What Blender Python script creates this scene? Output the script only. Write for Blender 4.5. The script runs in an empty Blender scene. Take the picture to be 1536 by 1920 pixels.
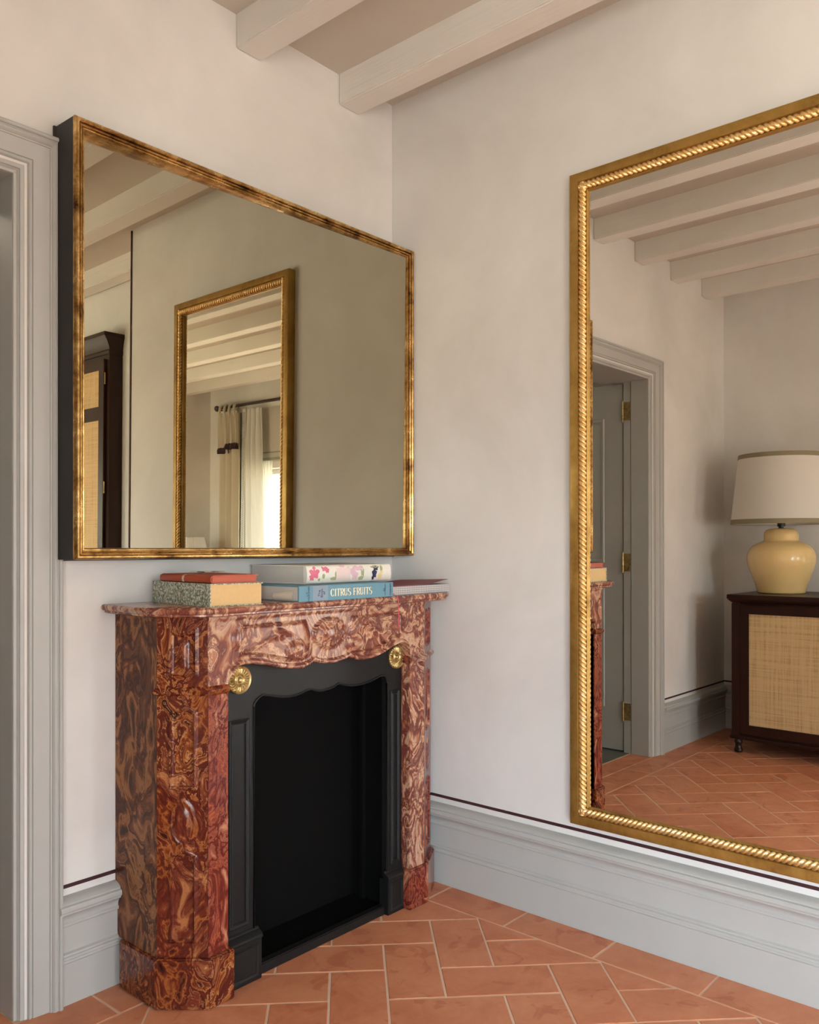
import bpy, bmesh, math, random
from mathutils import Vector, Matrix
from math import sin, cos, pi, radians
random.seed(7)
S = bpy.context.scene
COL = S.collection

# ------------------------------------------------------------------ camera, world, lights, exposure
cd = bpy.data.cameras.new('camera')
cam = bpy.data.objects.new('camera', cd); COL.objects.link(cam)
cd.sensor_fit = 'VERTICAL'; cd.sensor_height = 36; cd.sensor_width = 28.8
cd.lens = 1589.97 / 1920 * 36
cd.shift_y = (1026.1 - 960) / 1920
cd.clip_start = 0.02
cam.location = (-2.3755, -2.1479, 1.2)
cam.rotation_euler = (radians(90), 0, radians(40.936 - 90))
S.camera = cam
S.view_settings.view_transform = 'Standard'; S.view_settings.look = 'None'
S.view_settings.gamma = 1; S.view_settings.use_curve_mapping = False
S.view_settings.exposure = -0.07
S.cycles.max_bounces = 14; S.cycles.diffuse_bounces = 6; S.cycles.glossy_bounces = 8
S.cycles.transmission_bounces = 8; S.cycles.transparent_max_bounces = 16
S.cycles.sample_clamp_indirect = 6
S.cycles.use_denoising = True
S.cycles.caustics_reflective = True; S.cycles.caustics_refractive = False
S.cycles.blur_glossy = 0.5

W = bpy.data.worlds.new('world'); S.world = W; W.use_nodes = True
wn = W.node_tree; wn.nodes.clear()
wo = wn.nodes.new('ShaderNodeOutputWorld'); wb = wn.nodes.new('ShaderNodeBackground')
wtc = wn.nodes.new('ShaderNodeTexCoord'); wsx = wn.nodes.new('ShaderNodeSeparateXYZ')
wmr = wn.nodes.new('ShaderNodeMapRange'); wcr = wn.nodes.new('ShaderNodeValToRGB')
wn.links.new(wtc.outputs['Generated'], wsx.inputs[0]); wn.links.new(wsx.outputs['Z'], wmr.inputs[0])
wmr.inputs[1].default_value = -1; wmr.inputs[2].default_value = 1
e = wcr.color_ramp.elements
e[0].position = 0.30; e[0].color = (0.56, 0.52, 0.46, 1)
e[1].position = 0.485; e[1].color = (0.62, 0.58, 0.53, 1)
x = e.new(0.515); x.color = (0.84, 0.94, 1.08, 1)
x = e.new(0.95); x.color = (0.55, 0.74, 1.0, 1)
wn.links.new(wmr.outputs[0], wcr.inputs[0]); wn.links.new(wcr.outputs[0], wb.inputs[0])
wb.inputs[1].default_value = 45.0
wn.links.new(wb.outputs[0], wo.inputs[0])

WIN = [(-5.27, -3.95), (-3.30, -2.20)]          # window openings in the back wall, y range
WZ0, WZ1 = 0.12, 1.93
XC = -3.2184; YD = -6.05; XR = 0.285; YB = -2.17
FILL_FWIN = [(-1.48, -0.98)]                          # unseen opening added in the front wall for fill light, x range
FILL_RWIN = [(-5.75, -4.55)]                          # unseen opening added in the recess wall to brighten the back wall, y range
def portal(loc, sx, sz, axis):
    ld = bpy.data.lights.new('window_portal', 'AREA'); ld.shape = 'RECTANGLE'
    ld.size = sx; ld.size_y = sz; ld.cycles.is_portal = True
    lo = bpy.data.objects.new('window_portal', ld); COL.objects.link(lo)
    n = Vector(axis); zc = -n; yc = Vector((0, 0, 1)); xc = yc.cross(zc)
    lo.matrix_world = Matrix.Translation(loc) @ Matrix((xc, yc, zc)).transposed().to_4x4()
for (a, b) in WIN: portal((XC - .22, (a + b) / 2, (WZ0 + WZ1) / 2), b - a, WZ1 - WZ0, (1, 0, 0))
for (a, b) in FILL_FWIN: portal(((a + b) / 2, YD - .12, (WZ0 + WZ1) / 2), b - a, WZ1 - WZ0, (0, 1, 0))
for (a, b) in FILL_RWIN: portal((XR + .11, (a + b) / 2, (WZ0 + WZ1) / 2), b - a, WZ1 - WZ0, (-1, 0, 0))

# ------------------------------------------------------------------ node helpers
class NT:
    def __init__(s, name):
        s.m = bpy.data.materials.new(name); s.m.use_nodes = True
        s.t = s.m.node_tree; s.t.nodes.clear()
        s.out = s.t.nodes.new('ShaderNodeOutputMaterial')
        s.bsdf = s.t.nodes.new('ShaderNodeBsdfPrincipled')
        s.t.links.new(s.bsdf.outputs[0], s.out.inputs[0])
    def n(s, typ, ins=None, **kw):
        nd = s.t.nodes.new('ShaderNode' + typ)
        for k, v in kw.items(): setattr(nd, k, v)
        for k, v in (ins or {}).items(): s.set(nd.inputs[k], v)
        return nd
    def set(s, sock, v):
        if hasattr(v, 'is_output') or isinstance(v, bpy.types.NodeSocket): s.t.links.new(v, sock)
        else: sock.default_value = v
    def pos(s): return s.n('NewGeometry').outputs['Position']
    def obj(s): return s.n('TexCoord').outputs['Object']
    def noise(s, vec, scale, detail=4, rough=.5, dist=0., out='Fac'):
        return s.n('TexNoise', {'Vector': vec, 'Scale': scale, 'Detail': detail, 'Roughness': rough, 'Distortion': dist}).outputs[out]
    def ramp(s, fac, stops, interp='LINEAR'):
        r = s.n('ValToRGB', {'Fac': fac}); cr = r.color_ramp; cr.interpolation = interp
        cr.elements[0].position = stops[0][0]; cr.elements[0].color = (*c3(stops[0][1]), 1)
        cr.elements[1].position = stops[-1][0]; cr.elements[1].color = (*c3(stops[-1][1]), 1)
        for p, c in stops[1:-1]:
            q = cr.elements.new(p); q.color = (*c3(c), 1)
        return r.outputs['Color']
    def mix(s, fac, a, b, mode='MIX'):
        m = s.n('Mix', data_type='RGBA', blend_type=mode)
        s.set(m.inputs[0], fac); s.set(m.inputs[6], c4(a)); s.set(m.inputs[7], c4(b))
        return m.outputs[2]
    def math(s, op, a, b=0., clamp=False):
        m = s.n('Math', operation=op, use_clamp=clamp); s.set(m.inputs[0], a); s.set(m.inputs[1], b)
        return m.outputs[0]
    def bump(s, h, strength=.3, dist=.002):
        s.set(s.bsdf.inputs['Normal'], s.n('Bump', {'Height': h, 'Strength': strength, 'Distance': dist}).outputs[0])
    def mapv(s, vec, scale=(1, 1, 1), loc=(0, 0, 0), rot=(0, 0, 0)):
        return s.n('Mapping', {'Vector': vec, 'Scale': scale, 'Location': loc, 'Rotation': rot}).outputs[0]
    def fin(s, color=None, rough=.5, metal=0., spec=.5, coat=0., coatr=.1):
        b = s.bsdf
        if color is not None: s.set(b.inputs['Base Color'], c4(color))
        s.set(b.inputs['Roughness'], rough); s.set(b.inputs['Metallic'], metal)
        s.set(b.inputs['Specular IOR Level'], spec)
        s.set(b.inputs['Coat Weight'], coat); s.set(b.inputs['Coat Roughness'], coatr)
        return s.m
def c3(c):
    if isinstance(c, (int, float)): return (c, c, c)
    return tuple(c[:3])
def c4(c):
    if isinstance(c, (tuple, list)) and len(c) == 3: return (*c, 1)
    return c
def srgb(r, g, b):
    f = lambda v: (v / 255 / 12.92) if v <= 10 else ((v / 255 + .055) / 1.055) ** 2.4
    return (f(r), f(g), f(b))

# ------------------------------------------------------------------ materials
def mat_wall():
    t = NT('limewash_plaster'); p = t.pos()
    a = t.noise(p, 1.6, 5, .6, .4); b = t.noise(p, 9, 4, .6); w = t.noise(t.mapv(p, (160, 160, 260)), 1, 2)
    c = t.ramp(a, [(.32, (.605, .585, .55)), (.68, (.735, .72, .69))])
    c = t.mix(t.math('MULTIPLY', b, .25), c, (.62, .595, .56))
    t.bump(t.math('ADD', t.math('MULTIPLY', b, .6), t.math('MULTIPLY', w, .25)), .12, .004)
    return t.fin(c, .85, spec=.2)
def mat_paint(name, col, rough=.45, var=.06, grain=None, spec=.35):
    t = NT(name); p = t.pos()
    a = t.noise(p, 6, 4, .6)
    c = t.mix(a, tuple(v * (1 - var) for v in col), tuple(min(1, v * (1 + var)) for v in col))
    g = t.noise(t.mapv(p, grain or (60, 60, 60)), 1, 4, .6)
    t.bump(g, .05 if grain is None else .5, .002)
    return t.fin(c, rough, spec=spec)
def mat_ceiling():
    t = NT('ceiling_paint'); p = t.pos(); a = t.noise(p, 3, 4)
    c = t.mix(a, (.50, .46, .40), (.57, .53, .465))
    t.bump(t.noise(p, 25, 4), .1, .003)
    return t.fin(c, .8, spec=.2)
def mat_beam():
    t = NT('painted_beam_wood'); p = t.pos()
    g = t.noise(t.mapv(p, (55, 2.2, 55)), 1, 5, .65, .3); a = t.noise(p, 4, 3)
    c = t.mix(a, (.66, .635, .59), (.76, .735, .69))
    t.bump(g, .5, .003)
    return t.fin(c, .6, spec=.3)
def mat_tile():
    t = NT('terracotta'); p = t.pos(); rnd = t.n('ObjectInfo').outputs['Random']
    off = t.n('Combinexyz' if False else 'CombineXYZ', {'X': t.math('MULTIPLY', rnd, 37.), 'Y': t.math('MULTIPLY', rnd, 11.)}).outputs[0]
    v = t.n('VectorMath', {0: p, 1: off}, operation='ADD').outputs[0]
    n1 = t.noise(v, 7, 6, .65, .6); n2 = t.noise(v, 30, 5, .6, .3); n3 = t.noise(t.mapv(v, (9, 9, 9)), 1, 3, .5, 1.2)
    base = t.ramp(n1, [(.28, (.43, .135, .062)), (.5, (.56, .205, .100)), (.75, (.64, .285, .155))])
    base = t.mix(t.math('MULTIPLY', rnd, .38), base, (.60, .27, .14))
    red = t.ramp(n3, [(.60, 0), (.66, 1)])
    base = t.mix(t.math('MULTIPLY', t.n('SeparateColor', {0: red}).outputs[0], .45), base, (.34, .07, .028))
    dust = t.ramp(t.noise(v, 16, 6, .7, .5), [(.66, 0), (.78, 1)])
    base = t.mix(t.math('MULTIPLY', t.n('SeparateColor', {0: dust}).outputs[0], .35), base, (.70, .50, .38))
    base = t.mix(t.math('MULTIPLY', n2, .25), base, (.30, .11, .06))
    t.bump(t.math('ADD', n1, t.math('MULTIPLY', n2, .5)), .35, .003)
    return t.fin(base, t.n('MapRange', {0: n2, 3: .38, 4: .6}).outputs[0], spec=.4)
def mat_marble(name, stops, vein, scale=4.2, seed=0., veinamt=.8, stretch=(1, 1, .75), orb=.30, rg=.20, sp_=.38):
    t = NT(name); p = t.mapv(t.pos(), stretch, (seed, seed * 1.7, seed * .6))
    w = t.noise(p, 3.2, 3, .5, 0., 'Color')
    wv = t.n('VectorMath', {0: w, 1: (.5, .5, .5)}, operation='SUBTRACT').outputs[0]
    wv = t.n('VectorMath', {0: wv, 'Scale': .55}, operation='SCALE').outputs[0]
    q = t.n('VectorMath', {0: p, 1: wv}, operation='ADD').outputs[0]
    n1 = t.noise(q, scale, 7, .56, 1.1)
    n2 = t.noise(q, scale * 3.1, 6, .62, .8)
    vo = t.n('TexVoronoi', {'Vector': q, 'Scale': scale * 2.1, 'Detail': 1., 'Smoothness': .35}, feature='SMOOTH_F1').outputs['Distance']
    band = t.math('ADD', t.math('ADD', t.math('MULTIPLY', n1, .78), .11), t.math('MULTIPLY', t.math('SUBTRACT', n2, .5), .40))
    n3 = t.noise(q, scale * 11., 5, .7, .5)
    band = t.math('ADD', band, t.math('MULTIPLY', t.math('SUBTRACT', n3, .5), .13))
    band = t.math('ADD', band, t.math('MULTIPLY', t.math('SUBTRACT', vo, .42), orb))
    col = t.ramp(band, stops)
    pp = t.math('PINGPONG', t.math('MULTIPLY', band, 9.), .5)
    ln = t.ramp(pp, [(0., 1), (.055, .55), (.13, 0)])
    msk = t.ramp(t.noise(q, 5.5, 4, .6), [(.42, 0), (.62, 1)])
    f = t.math('MULTIPLY', t.n('SeparateColor', {0: ln}).outputs[0], t.n('SeparateColor', {0: msk}).outputs[0])
    col = t.mix(t.math('MULTIPLY', f, veinamt), col, vein)
    pp2 = t.math('PINGPONG', t.math('MULTIPLY', band, 21.), .5)
    ln2 = t.ramp(pp2, [(0., 1), (.16, 0)])
    col = t.mix(t.math('MULTIPLY', t.n('SeparateColor', {0: ln2}).outputs[0], .35), col, (.03, .008, .006))
    # speckle of small cells
    v = t.n('TexVoronoi', {'Vector': q, 'Scale': 26., 'Detail': 2.}, feature='F1').outputs['Distance']
    sp = t.ramp(v, [(.0, 1), (.25, 0)])
    col = t.mix(t.math('MULTIPLY', t.n('SeparateColor', {0: sp}).outputs[0], .22), col, vein)
    t.bump(t.noise(q, 60, 3), .05, .001)
    return t.fin(col, rg, spec=sp_, coat=.10 if sp_ > .3 else .0, coatr=.05)
def mat_gold(name, c1, c2, c3_, scale, rough, metal=.85, streak=(1, 1, 1)):
    t = NT(name); p = t.pos()
    a = t.noise(t.mapv(p, streak), scale, 6, .65, .5); b = t.noise(p, scale * 4, 5, .7)
    c = t.ramp(t.math('ADD', t.math('MULTIPLY', a, .7), t.math('MULTIPLY', b, .3)), [(.36, c1), (.47, c2), (.66, c3_)])
    t.bump(b, .35, .0015)
    return t.fin(c, t.n('MapRange', {0: a, 3: rough + .15, 4: rough - .08}).outputs[0], metal)
def mat_cane(name, c1, c2, tex):
    t = NT(name); p = t.pos()
    v = t.mapv(p, (1, 1, 1))
    sx = t.n('SeparateXYZ', {0: v})
    wob = t.noise(p, 14, 3)
    h = t.math('ADD', t.math('MULTIPLY', sx.outputs[1], tex), t.math('MULTIPLY', wob, .8))
    k = t.math('ADD', t.math('MULTIPLY', sx.outputs[2], tex), t.math('MULTIPLY', wob, .8))
    wy = t.math('SINE', h); wz = t.math('SINE', k)
    wv = t.math('MULTIPLY', t.math('ADD', wy, wz), .25)
    st1 = t.noise(t.mapv(p, (1, 130, 3)), 1, 4, .6); st2 = t.noise(t.mapv(p, (1, 3, 130)), 1, 4, .6)
    f = t.math('ADD', t.math('MULTIPLY', st1, .55), t.math('MULTIPLY', st2, .45))
    c = t.ramp(f, [(.33, c1), (.5, c2), (.7, tuple(min(1, v * 1.12) for v in c2))])
    c = t.mix(t.math('ADD', t.math('MULTIPLY', wv, .35), .18, True), c, c1)
    t.bump(wv, .5, .001)
    return t.fin(c, .7, spec=.25)
def mat_wood(name, c1, c2):
    t = NT(name); p = t.pos()
    a = t.noise(t.mapv(p, (14, 14, 2.5)), 1, 6, .6, .6)
    c = t.mix(a, c1, c2); t.bump(a, .15, .002)
    return t.fin(c, .38, spec=.26)
def mat_simple(name, col, rough=.5, metal=0., spec=.5, noise=None, coat=0.):
    t = NT(name); p = t.obj()
    a = t.noise(p, noise or 30, 4, .6)
    c = t.mix(a, tuple(v * .9 for v in col), tuple(min(1, v * 1.08) for v in col))
    t.bump(a, .08, .001)
    return t.fin(c, rough, metal, spec, coat)
def mat_mirror(name, col):
    t = NT(name)
    a = t.noise(t.pos(), 2., 3)
    c = t.mix(a, tuple(v * .985 for v in col), col)
    return t.fin(c, .0, 1.)
def mat_cloth(name, col, trans, grain=400):
    t = NT(name); t.t.nodes.remove(t.bsdf); p = t.pos()
    n = t.noise(t.mapv(p, (grain, grain, grain * .4)), 1, 2)
    c = t.mix(n, tuple(v * .93 for v in col), col)
    d = t.n('BsdfDiffuse', {0: c}); tr = t.n('BsdfTranslucent', {0: c}); tp = t.n('BsdfTransparent', {0: (1, 1, 1, 1)})
    m = t.n('MixShader', {0: trans, 1: d.outputs[0], 2: tr.outputs[0]})
    m2 = t.n('MixShader', {0: .0 if trans < .55 else .3, 1: m.outputs[0], 2: tp.outputs[0]})
    t.t.links.new(m2.outputs[0], t.out.inputs[0])
    return t.m
def mat_glass():
    t = NT('window_glass'); t.t.nodes.remove(t.bsdf)
    a = t.n('BsdfTransparent', {0: (.96, .98, .97, 1)}); g = t.n('BsdfGlossy', {0: (1, 1, 1, 1), 1: .01})
    m = t.n('MixShader', {0: .05, 1: a.outputs[0], 2: g.outputs[0]})
    t.t.links.new(m.outputs[0], t.out.inputs[0]); return t.m

M = {}
M['wall'] = mat_wall()
M['trim'] = mat_paint('grey_woodwork_paint', (.415, .415, .39), .42)
M['olive'] = mat_paint('grey_green_door_paint', (.30, .285, .235), .4)
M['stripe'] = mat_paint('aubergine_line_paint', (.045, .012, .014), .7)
M['ceil'] = mat_ceiling(); M['beam'] = mat_beam()
M['tile'] = mat_tile()
M['grout'] = mat_paint('lime_grout', (.66, .48, .35), .9, .12)
AM = [(.30, (.018, .004, .003)), (.40, (.055, .009, .006)), (.46, (.12, .020, .010)), (.50, (.18, .036, .012)), (.535, (.36, .125, .028)), (.56, (.17, .030, .011)), (.62, (.085, .013, .009)), (.70, (.16, .028, .014)), (.78, (.42, .17, .06))]
SD = [(.30, (.022, .009, .006)), (.40, (.055, .018, .009)), (.46, (.12, .036, .013)), (.50, (.27, .105, .035)), (.53, (.36, .17, .065)), (.56, (.17, .052, .018)), (.62, (.05, .014, .008)), (.70, (.14, .044, .018)), (.78, (.32, .14, .055))]
PK = [(.28, (.045, .010, .010)), (.37, (.12, .028, .022)), (.43, (.22, .065, .040)), (.47, (.43, .19, .105)), (.50, (.66, .46, .32)), (.525, (.31, .105, .055)), (.56, (.13, .035, .030)), (.61, (.20, .062, .048)), (.66, (.38, .155, .085)), (.72, (.62, .43, .30)), (.80, (.28, .09, .06))]
RD = [(.30, (.04, .006, .006)), (.40, (.12, .018, .015)), (.47, (.19, .034, .024)), (.51, (.36, .11, .055)), (.54, (.20, .035, .025)), (.60, (.10, .014, .012)), (.68, (.24, .055, .035)), (.78, (.50, .26, .17))]
dk = lambda L_, a, b, c: [(p, (q[0] * a, q[1] * b, q[2] * c)) for p, q in L_]
AM = dk(AM, .78, .72, .72); SD = dk(SD, .85, .82, .8); RD = dk(RD, .85, .72, .62); PK = dk(PK, .88, .82, .76)
M['marble_amber'] = mat_marble('amber_red_onyx', AM, (.52, .27, .11), 8.6, 3.1)
M['marble_side'] = mat_marble('brown_banded_onyx', SD, (.42, .22, .09), 6.4, 11.3, .7, (1, 1, .55), .34, .30, .18)
M['marble_pink'] = mat_marble('cream_and_rose_onyx', PK, (.66, .48, .36), 8.2, 5.7, .7)
M['marble_red'] = mat_marble('red_veined_onyx', RD, (.50, .27, .17), 9.5, 8.2, .6)
M['black'] = mat_paint('blackened_iron', (.0085, .0082, .008), .48, .2, (20, 20, 3), spec=.26)
M['soot'] = mat_paint('matt_black_firebox', (.003, .0028, .0026), .8, .2, spec=.08)
M['brass'] = mat_gold('aged_brass', (.20, .13, .045), (.42, .30, .12), (.62, .48, .24), 40, .3)
M['goldA'] = mat_gold('worn_gilding', (.06, .018, .008), (.36, .19, .050), (.80, .55, .23), 14, .26, .85, (1, 1, 1))
M['goldB'] = mat_gold('ochre_gilding', (.24, .12, .025), (.36, .205, .045), (.50, .31, .09), 6, .42, .65)
M['goldR'] = mat_gold('bright_gold_leaf', (.55, .32, .10), (.74, .48, .18), (.90, .68, .36), 12, .36, .75)
M['ebony'] = mat_paint('ebonised_frame_side', (.012, .010, .009), .45, .2)
M['mirA'] = mat_mirror('antique_mirror_silvering', (.46, .425, .325))
M['mirB'] = mat_mirror('mirror_silvering', (.82, .80, .75))
M['wood'] = mat_wood('dark_mahogany', (.014, .005, .003), (.036, .012, .007))
M['cane'] = mat_cane('woven_raffia', (.36, .22, .095), (.66, .47, .24), 900)
M['glaze'] = mat_simple('yellow_glaze', (.74, .52, .225), .12, 0, .5, 9, .6)
M['linen'] = mat_cloth('linen_lampshade', (.86, .83, .77), .35)
M['braid'] = mat_simple('olive_braid', (.24, .20, .12), .8, noise=220)
M['dark'] = mat_simple('dark_bronze', (.03, .025, .02), .4)
M['curtain'] = mat_cloth('cream_curtain_linen', (.70, .64, .53), .35)
M['sheer'] = mat_cloth('white_sheer', (.90, .91, .92), .72)
M['curtain2'] = mat_cloth('cream_lining_linen', (.78, .77, .74), .42)
M['purple'] = mat_simple('dark_purple_band', (.035, .012, .02), .8)
M['green'] = mat_simple('grey_green_trim', (.24, .25, .19), .8)
M['blind'] = mat_cloth('blind_linen', (.62, .58, .52), .3)
M['glass'] = mat_glass()
M['white'] = mat_simple('white_gloss', (.80, .80, .79), .35)
M['kraft'] = mat_simple('kraft_board', (.60, .40, .18), .8, noise=90)
M['rust'] = mat_simple('rust_leather', (.36, .055, .018), .42, noise=50)
M['page'] = mat_simple('book_pages', (.58, .54, .48), .85, noise=160)
M['cream'] = mat_simple('cream_paper', (.68, .60, .48), .8)
M['blue'] = mat_simple('sky_blue_cloth', (.12, .26, .33), .6, noise=18)
M['mauve'] = mat_simple('faded_mauve_cloth', (.22, .285, .35), .7, noise=30)
M['navy'] = mat_simple('navy_ink', (.02, .02, .07), .5)
M['titlegold'] = mat_simple('title_foil', (.80, .70, .46), .35, .3)
M['maroon'] = mat_simple('maroon_cover', (.17, .018, .030), .5)
M['ribbon'] = mat_simple('crimson_ribbon', (.48, .05, .085), .5)
M['flower1'] = mat_simple('rose_ink', (.66, .16, .24), .5)
M['flower2'] = mat_simple('leaf_ink', (.36, .38, .20), .5)
M['flower3'] = mat_simple('lilac_ink', (.70, .46, .52), .5)
M['flower4'] = mat_simple('yellow_ink', (.76, .62, .28), .5)
M['flowerbase'] = mat_simple('ivory_dust_jacket', (.78, .74, .66), .35)
M['hall_floor'] = mat_simple('dark_green_stone', (.10, .115, .10), .4, noise=5)
M['pleat'] = mat_cloth('white_pleated_silk', (.78, .77, .74), .35)
def mat_print():
    t = NT('leafy_block_print'); p = t.pos()
    v = t.n('TexVoronoi', {'Vector': p, 'Scale': 140.}, feature='F1'); n = t.noise(p, 260, 3, .6, 1.)
    c = t.ramp(v.outputs['Distance'], [(.34, (.66, .63, .53)), (.46, (.22, .25, .16)), (.8, (.09, .11, .07))])
    c = t.mix(t.n('SeparateColor', {0: t.ramp(n, [(.52, 0), (.56, 1)])}).outputs[0], c, (.48, .47, .38))
    return t.fin(c, .7)
M['print'] = mat_print()
def mat_plaid():
    t = NT('grey_plaid_cloth'); p = t.pos(); s = t.n('SeparateXYZ', {0: p})
    a = t.math('PINGPONG', t.math('MULTIPLY', s.outputs[0], 110), .5); b = t.math('PINGPONG', t.math('MULTIPLY', s.outputs[2], 150), .5)
    c = t.mix(t.math('MULTIPLY', t.math('ADD', a, b), 1.), (.16, .15, .16), (.66, .63, .60))
    return t.fin(c, .85)
M['plaid'] = mat_plaid()

# ------------------------------------------------------------------ mesh helpers
class MB:
    def __init__(s): s.v = []; s.f = []
    def add(s, vs, fs):
        o = len(s.v); s.v += [tuple(p) for p in vs]; s.f += [tuple(i + o for i in f) for f in fs]; return s
    def box(s, x0, x1, y0, y1, z0, z1, T=None):
        x0, x1 = sorted((x0, x1)); y0, y1 = sorted((y0, y1)); z0, z1 = sorted((z0, z1))
        vs = [(x, y, z) for z in (z0, z1) for y in (y0, y1) for x in (x0, x1)]
        if T: vs = [T(*p) for p in vs]
        return s.add(vs, [(0, 2, 3, 1), (4, 5, 7, 6), (0, 1, 5, 4), (2, 6, 7, 3), (0, 4, 6, 2), (1, 3, 7, 5)])
    def prism(s, pts, f):                # pts 2D ccw, f(u,v,k) -> 3D for k in (0,1)
        n = len(pts); vs = [f(u, v, 0) for u, v in pts] + [f(u, v, 1) for u, v in pts]
        return s.add(vs, [tuple(range(n))[::-1], tuple(range(n, 2 * n))] + [(i, (i + 1) % n, n + (i + 1) % n, n + i) for i in range(n)])
    def grid(s, nu, nv, f, closed_u=False):
        vs = [f(i / nu, j / nv) for j in range(nv + 1) for i in range(nu + (0 if closed_u else 1))]
        w = nu if closed_u else nu + 1
        fs = []
        for j in range(nv):
            for i in range(nu):
                a = j * w + i; b = j * w + (i + 1) % w
                fs.append((a, b, b + w, a + w))
        return s.add(vs, fs)
    def lathe(s, prof, c, n=32, ax='z', cap=True):
        def P(r, h, a):
            if ax == 'z': return (c[0] + r * cos(a), c[1] + r * sin(a), c[2] + h)
            if ax == 'y': return (c[0] + r * cos(a), c[1] + h, c[2] + r * sin(a))
            return (c[0] + h, c[1] + r * cos(a), c[2] + r * sin(a))
        vs = []; fs = []
        for (r, h) in prof:
            vs += [P(r, h, 2 * pi * k / n) for k in range(n)]
        for j in range(len(prof) - 1):
            for k in range(n):
                fs.append((j * n + k, j * n + (k + 1) % n, (j + 1) * n + (k + 1) % n, (j + 1) * n + k))
        if cap:
            fs.append(tuple(range(n))[::-1]); fs.append(tuple((len(prof) - 1) * n + k for k in range(n)))
        return s.add(vs, fs)
    def tube(s, pts, r, n=8, caps=True):
        pts = [Vector(p) for p in pts]; vs = []; fs = []
        up = Vector((0, 0, 1)); m = len(pts)
        for i, p in enumerate(pts):
            d = (pts[min(i + 1, m - 1)] - pts[max(i - 1, 0)]).normalized()
            a = d.cross(up)
            if a.length < 1e-3: a = d.cross(Vector((1, 0, 0)))
            a.normalize(); b = d.cross(a).normalized()
            rr = r[i] if isinstance(r, (list, tuple)) else r
            vs += [p + a * rr * cos(2 * pi * k / n) + b * rr * sin(2 * pi * k / n) for k in range(n)]
        for j in range(m - 1):
            for k in range(n):
                fs.append((j * n + k, j * n + (k + 1) % n, (j + 1) * n + (k + 1) % n, (j + 1) * n + k))
        if caps:
            fs.append(tuple(range(n))[::-1]); fs.append(tuple((m - 1) * n + k for k in range(n)))
        return s.add(vs, fs)
    def sweep(s, prof, path, P, close=False):   # prof [(w,d)], path [(a,b,na,nb)] offset dir; P(a,b,d)->3D
        n = len(prof); vs = []; fs = []
        for (a, b, na, nb) in path:
            for (w, d) in prof: vs.append(P(a + na * w, b + nb * w, d))
        m = len(path)
        for i in range(m if close else m - 1):
            j = (i + 1) % m
            for k in range(n - 1):
                fs.append((i * n + k, j * n + k, j * n + k + 1, i * n + k + 1))
        return s.add(vs, fs)
    def mesh(s, name, mat, smooth=False, bevel=0, weld=True):
        me = bpy.data.meshes.new(name); me.from_pydata(s.v, [], s.f); me.validate()
        bm = bmesh.new(); bm.from_mesh(me)
        if weld: bmesh.ops.remove_doubles(bm, verts=bm.verts, dist=1e-6)
        if bevel:
            ed = [e for e in bm.edges if len(e.link_faces) == 2 and e.calc_face_angle(0) > .6]
            bmesh.ops.bevel(bm, geom=ed, offset=bevel, segments=2, affect='EDGES', clamp_overlap=True)
        bmesh.ops.recalc_face_normals(bm, faces=bm.faces)
        bm.to_mesh(me); bm.free()
        if smooth:
            me.shade_smooth()
            try: me.set_sharp_from_angle(angle=smooth if isinstance(smooth, float) else radians(40))
            except Exception: pass
        me.materials.append(mat)
        return me
    def build(s, name, mat, parent=None, smooth=False, bevel=0, label=None, cat=None, group=None, kind=None, weld=True):
        o = bpy.data.objects.new(name, s.mesh(name, mat, smooth, bevel, weld)); COL.objects.link(o)
        if parent is not None:
            o.parent = parent; o.matrix_parent_inverse = Matrix.Translation(parent.location).inverted() if parent.type == 'EMPTY' else Matrix()
        tag(o, label, cat, group, kind); return o
def tag(o, label=None, cat=None, group=None, kind=None):
    if label: o['label'] = label
    if cat: o['category'] = cat
    if group: o['group'] = group
    if kind: o['kind'] = kind
    return o
def empty(name, loc, label=None, cat=None, group=None):
    o = bpy.data.objects.new(name, None); COL.objects.link(o); o.location = loc; o.empty_display_size = .05
    return tag(o, label, cat, group)
def struct(mb, name, mat, **kw): return mb.build(name, mat, kind='structure', **kw)
def ss(a, b, x):
    t = max(0, min(1, (x - a) / (b - a))); return t * t * (3 - 2 * t)

# ------------------------------------------------------------------ room shell
ZC = 2.867; ZT = 2.98; DX0, DX1, DZ = -2.163, -1.412, 2.147
TH = 0.14
w = MB(); w.box(DX1 + .021, 0.0, 0, TH, 0, ZT).box(XC, DX0 - .021, 0, TH, 0, ZT).box(DX0 - .021, DX1 + .021, 0, TH, DZ + .021, ZT)
struct(w, 'wall_left', M['wall'])
w = MB(); w.box(0, .16, YB, TH, 0, ZT).box(.16, XR + .12, YB, YB + .14, 0, ZT)
struct(w, 'wall_right', M['wall'])
w = MB(); ra, rb_ = FILL_RWIN[0]
w.box(XR, XR + .12, rb_, YB, 0, ZT).box(XR, XR + .12, YD, ra, 0, ZT).box(XR, XR + .12, ra, rb_, 0, WZ0).box(XR, XR + .12, ra, rb_, WZ1, ZT)
struct(w, 'wall_recess', M['wall'])
w = MB(); ys = [TH]
prev = TH
for (a, b) in sorted(WIN, reverse=True):
    w.box(XC - .3, XC, b, prev, 0, ZT); w.box(XC - .3, XC, a, b, 0, WZ0); w.box(XC - .3, XC, a, b, WZ1, ZT); prev = a
w.box(XC - .3, XC, YD - .14, prev, 0, ZT)
struct(w, 'wall_back', M['wall'])
w = MB(); fa, fb_ = FILL_FWIN[0]
w.box(XC, fa, YD - .14, YD, 0, ZT).box(fb_, XR + .12, YD - .14, YD, 0, ZT).box(fa, fb_, YD - .14, YD, 0, WZ0).box(fa, fb_, YD - .14, YD, WZ1, ZT)
struct(w, 'wall_front', M['wall'])
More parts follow.
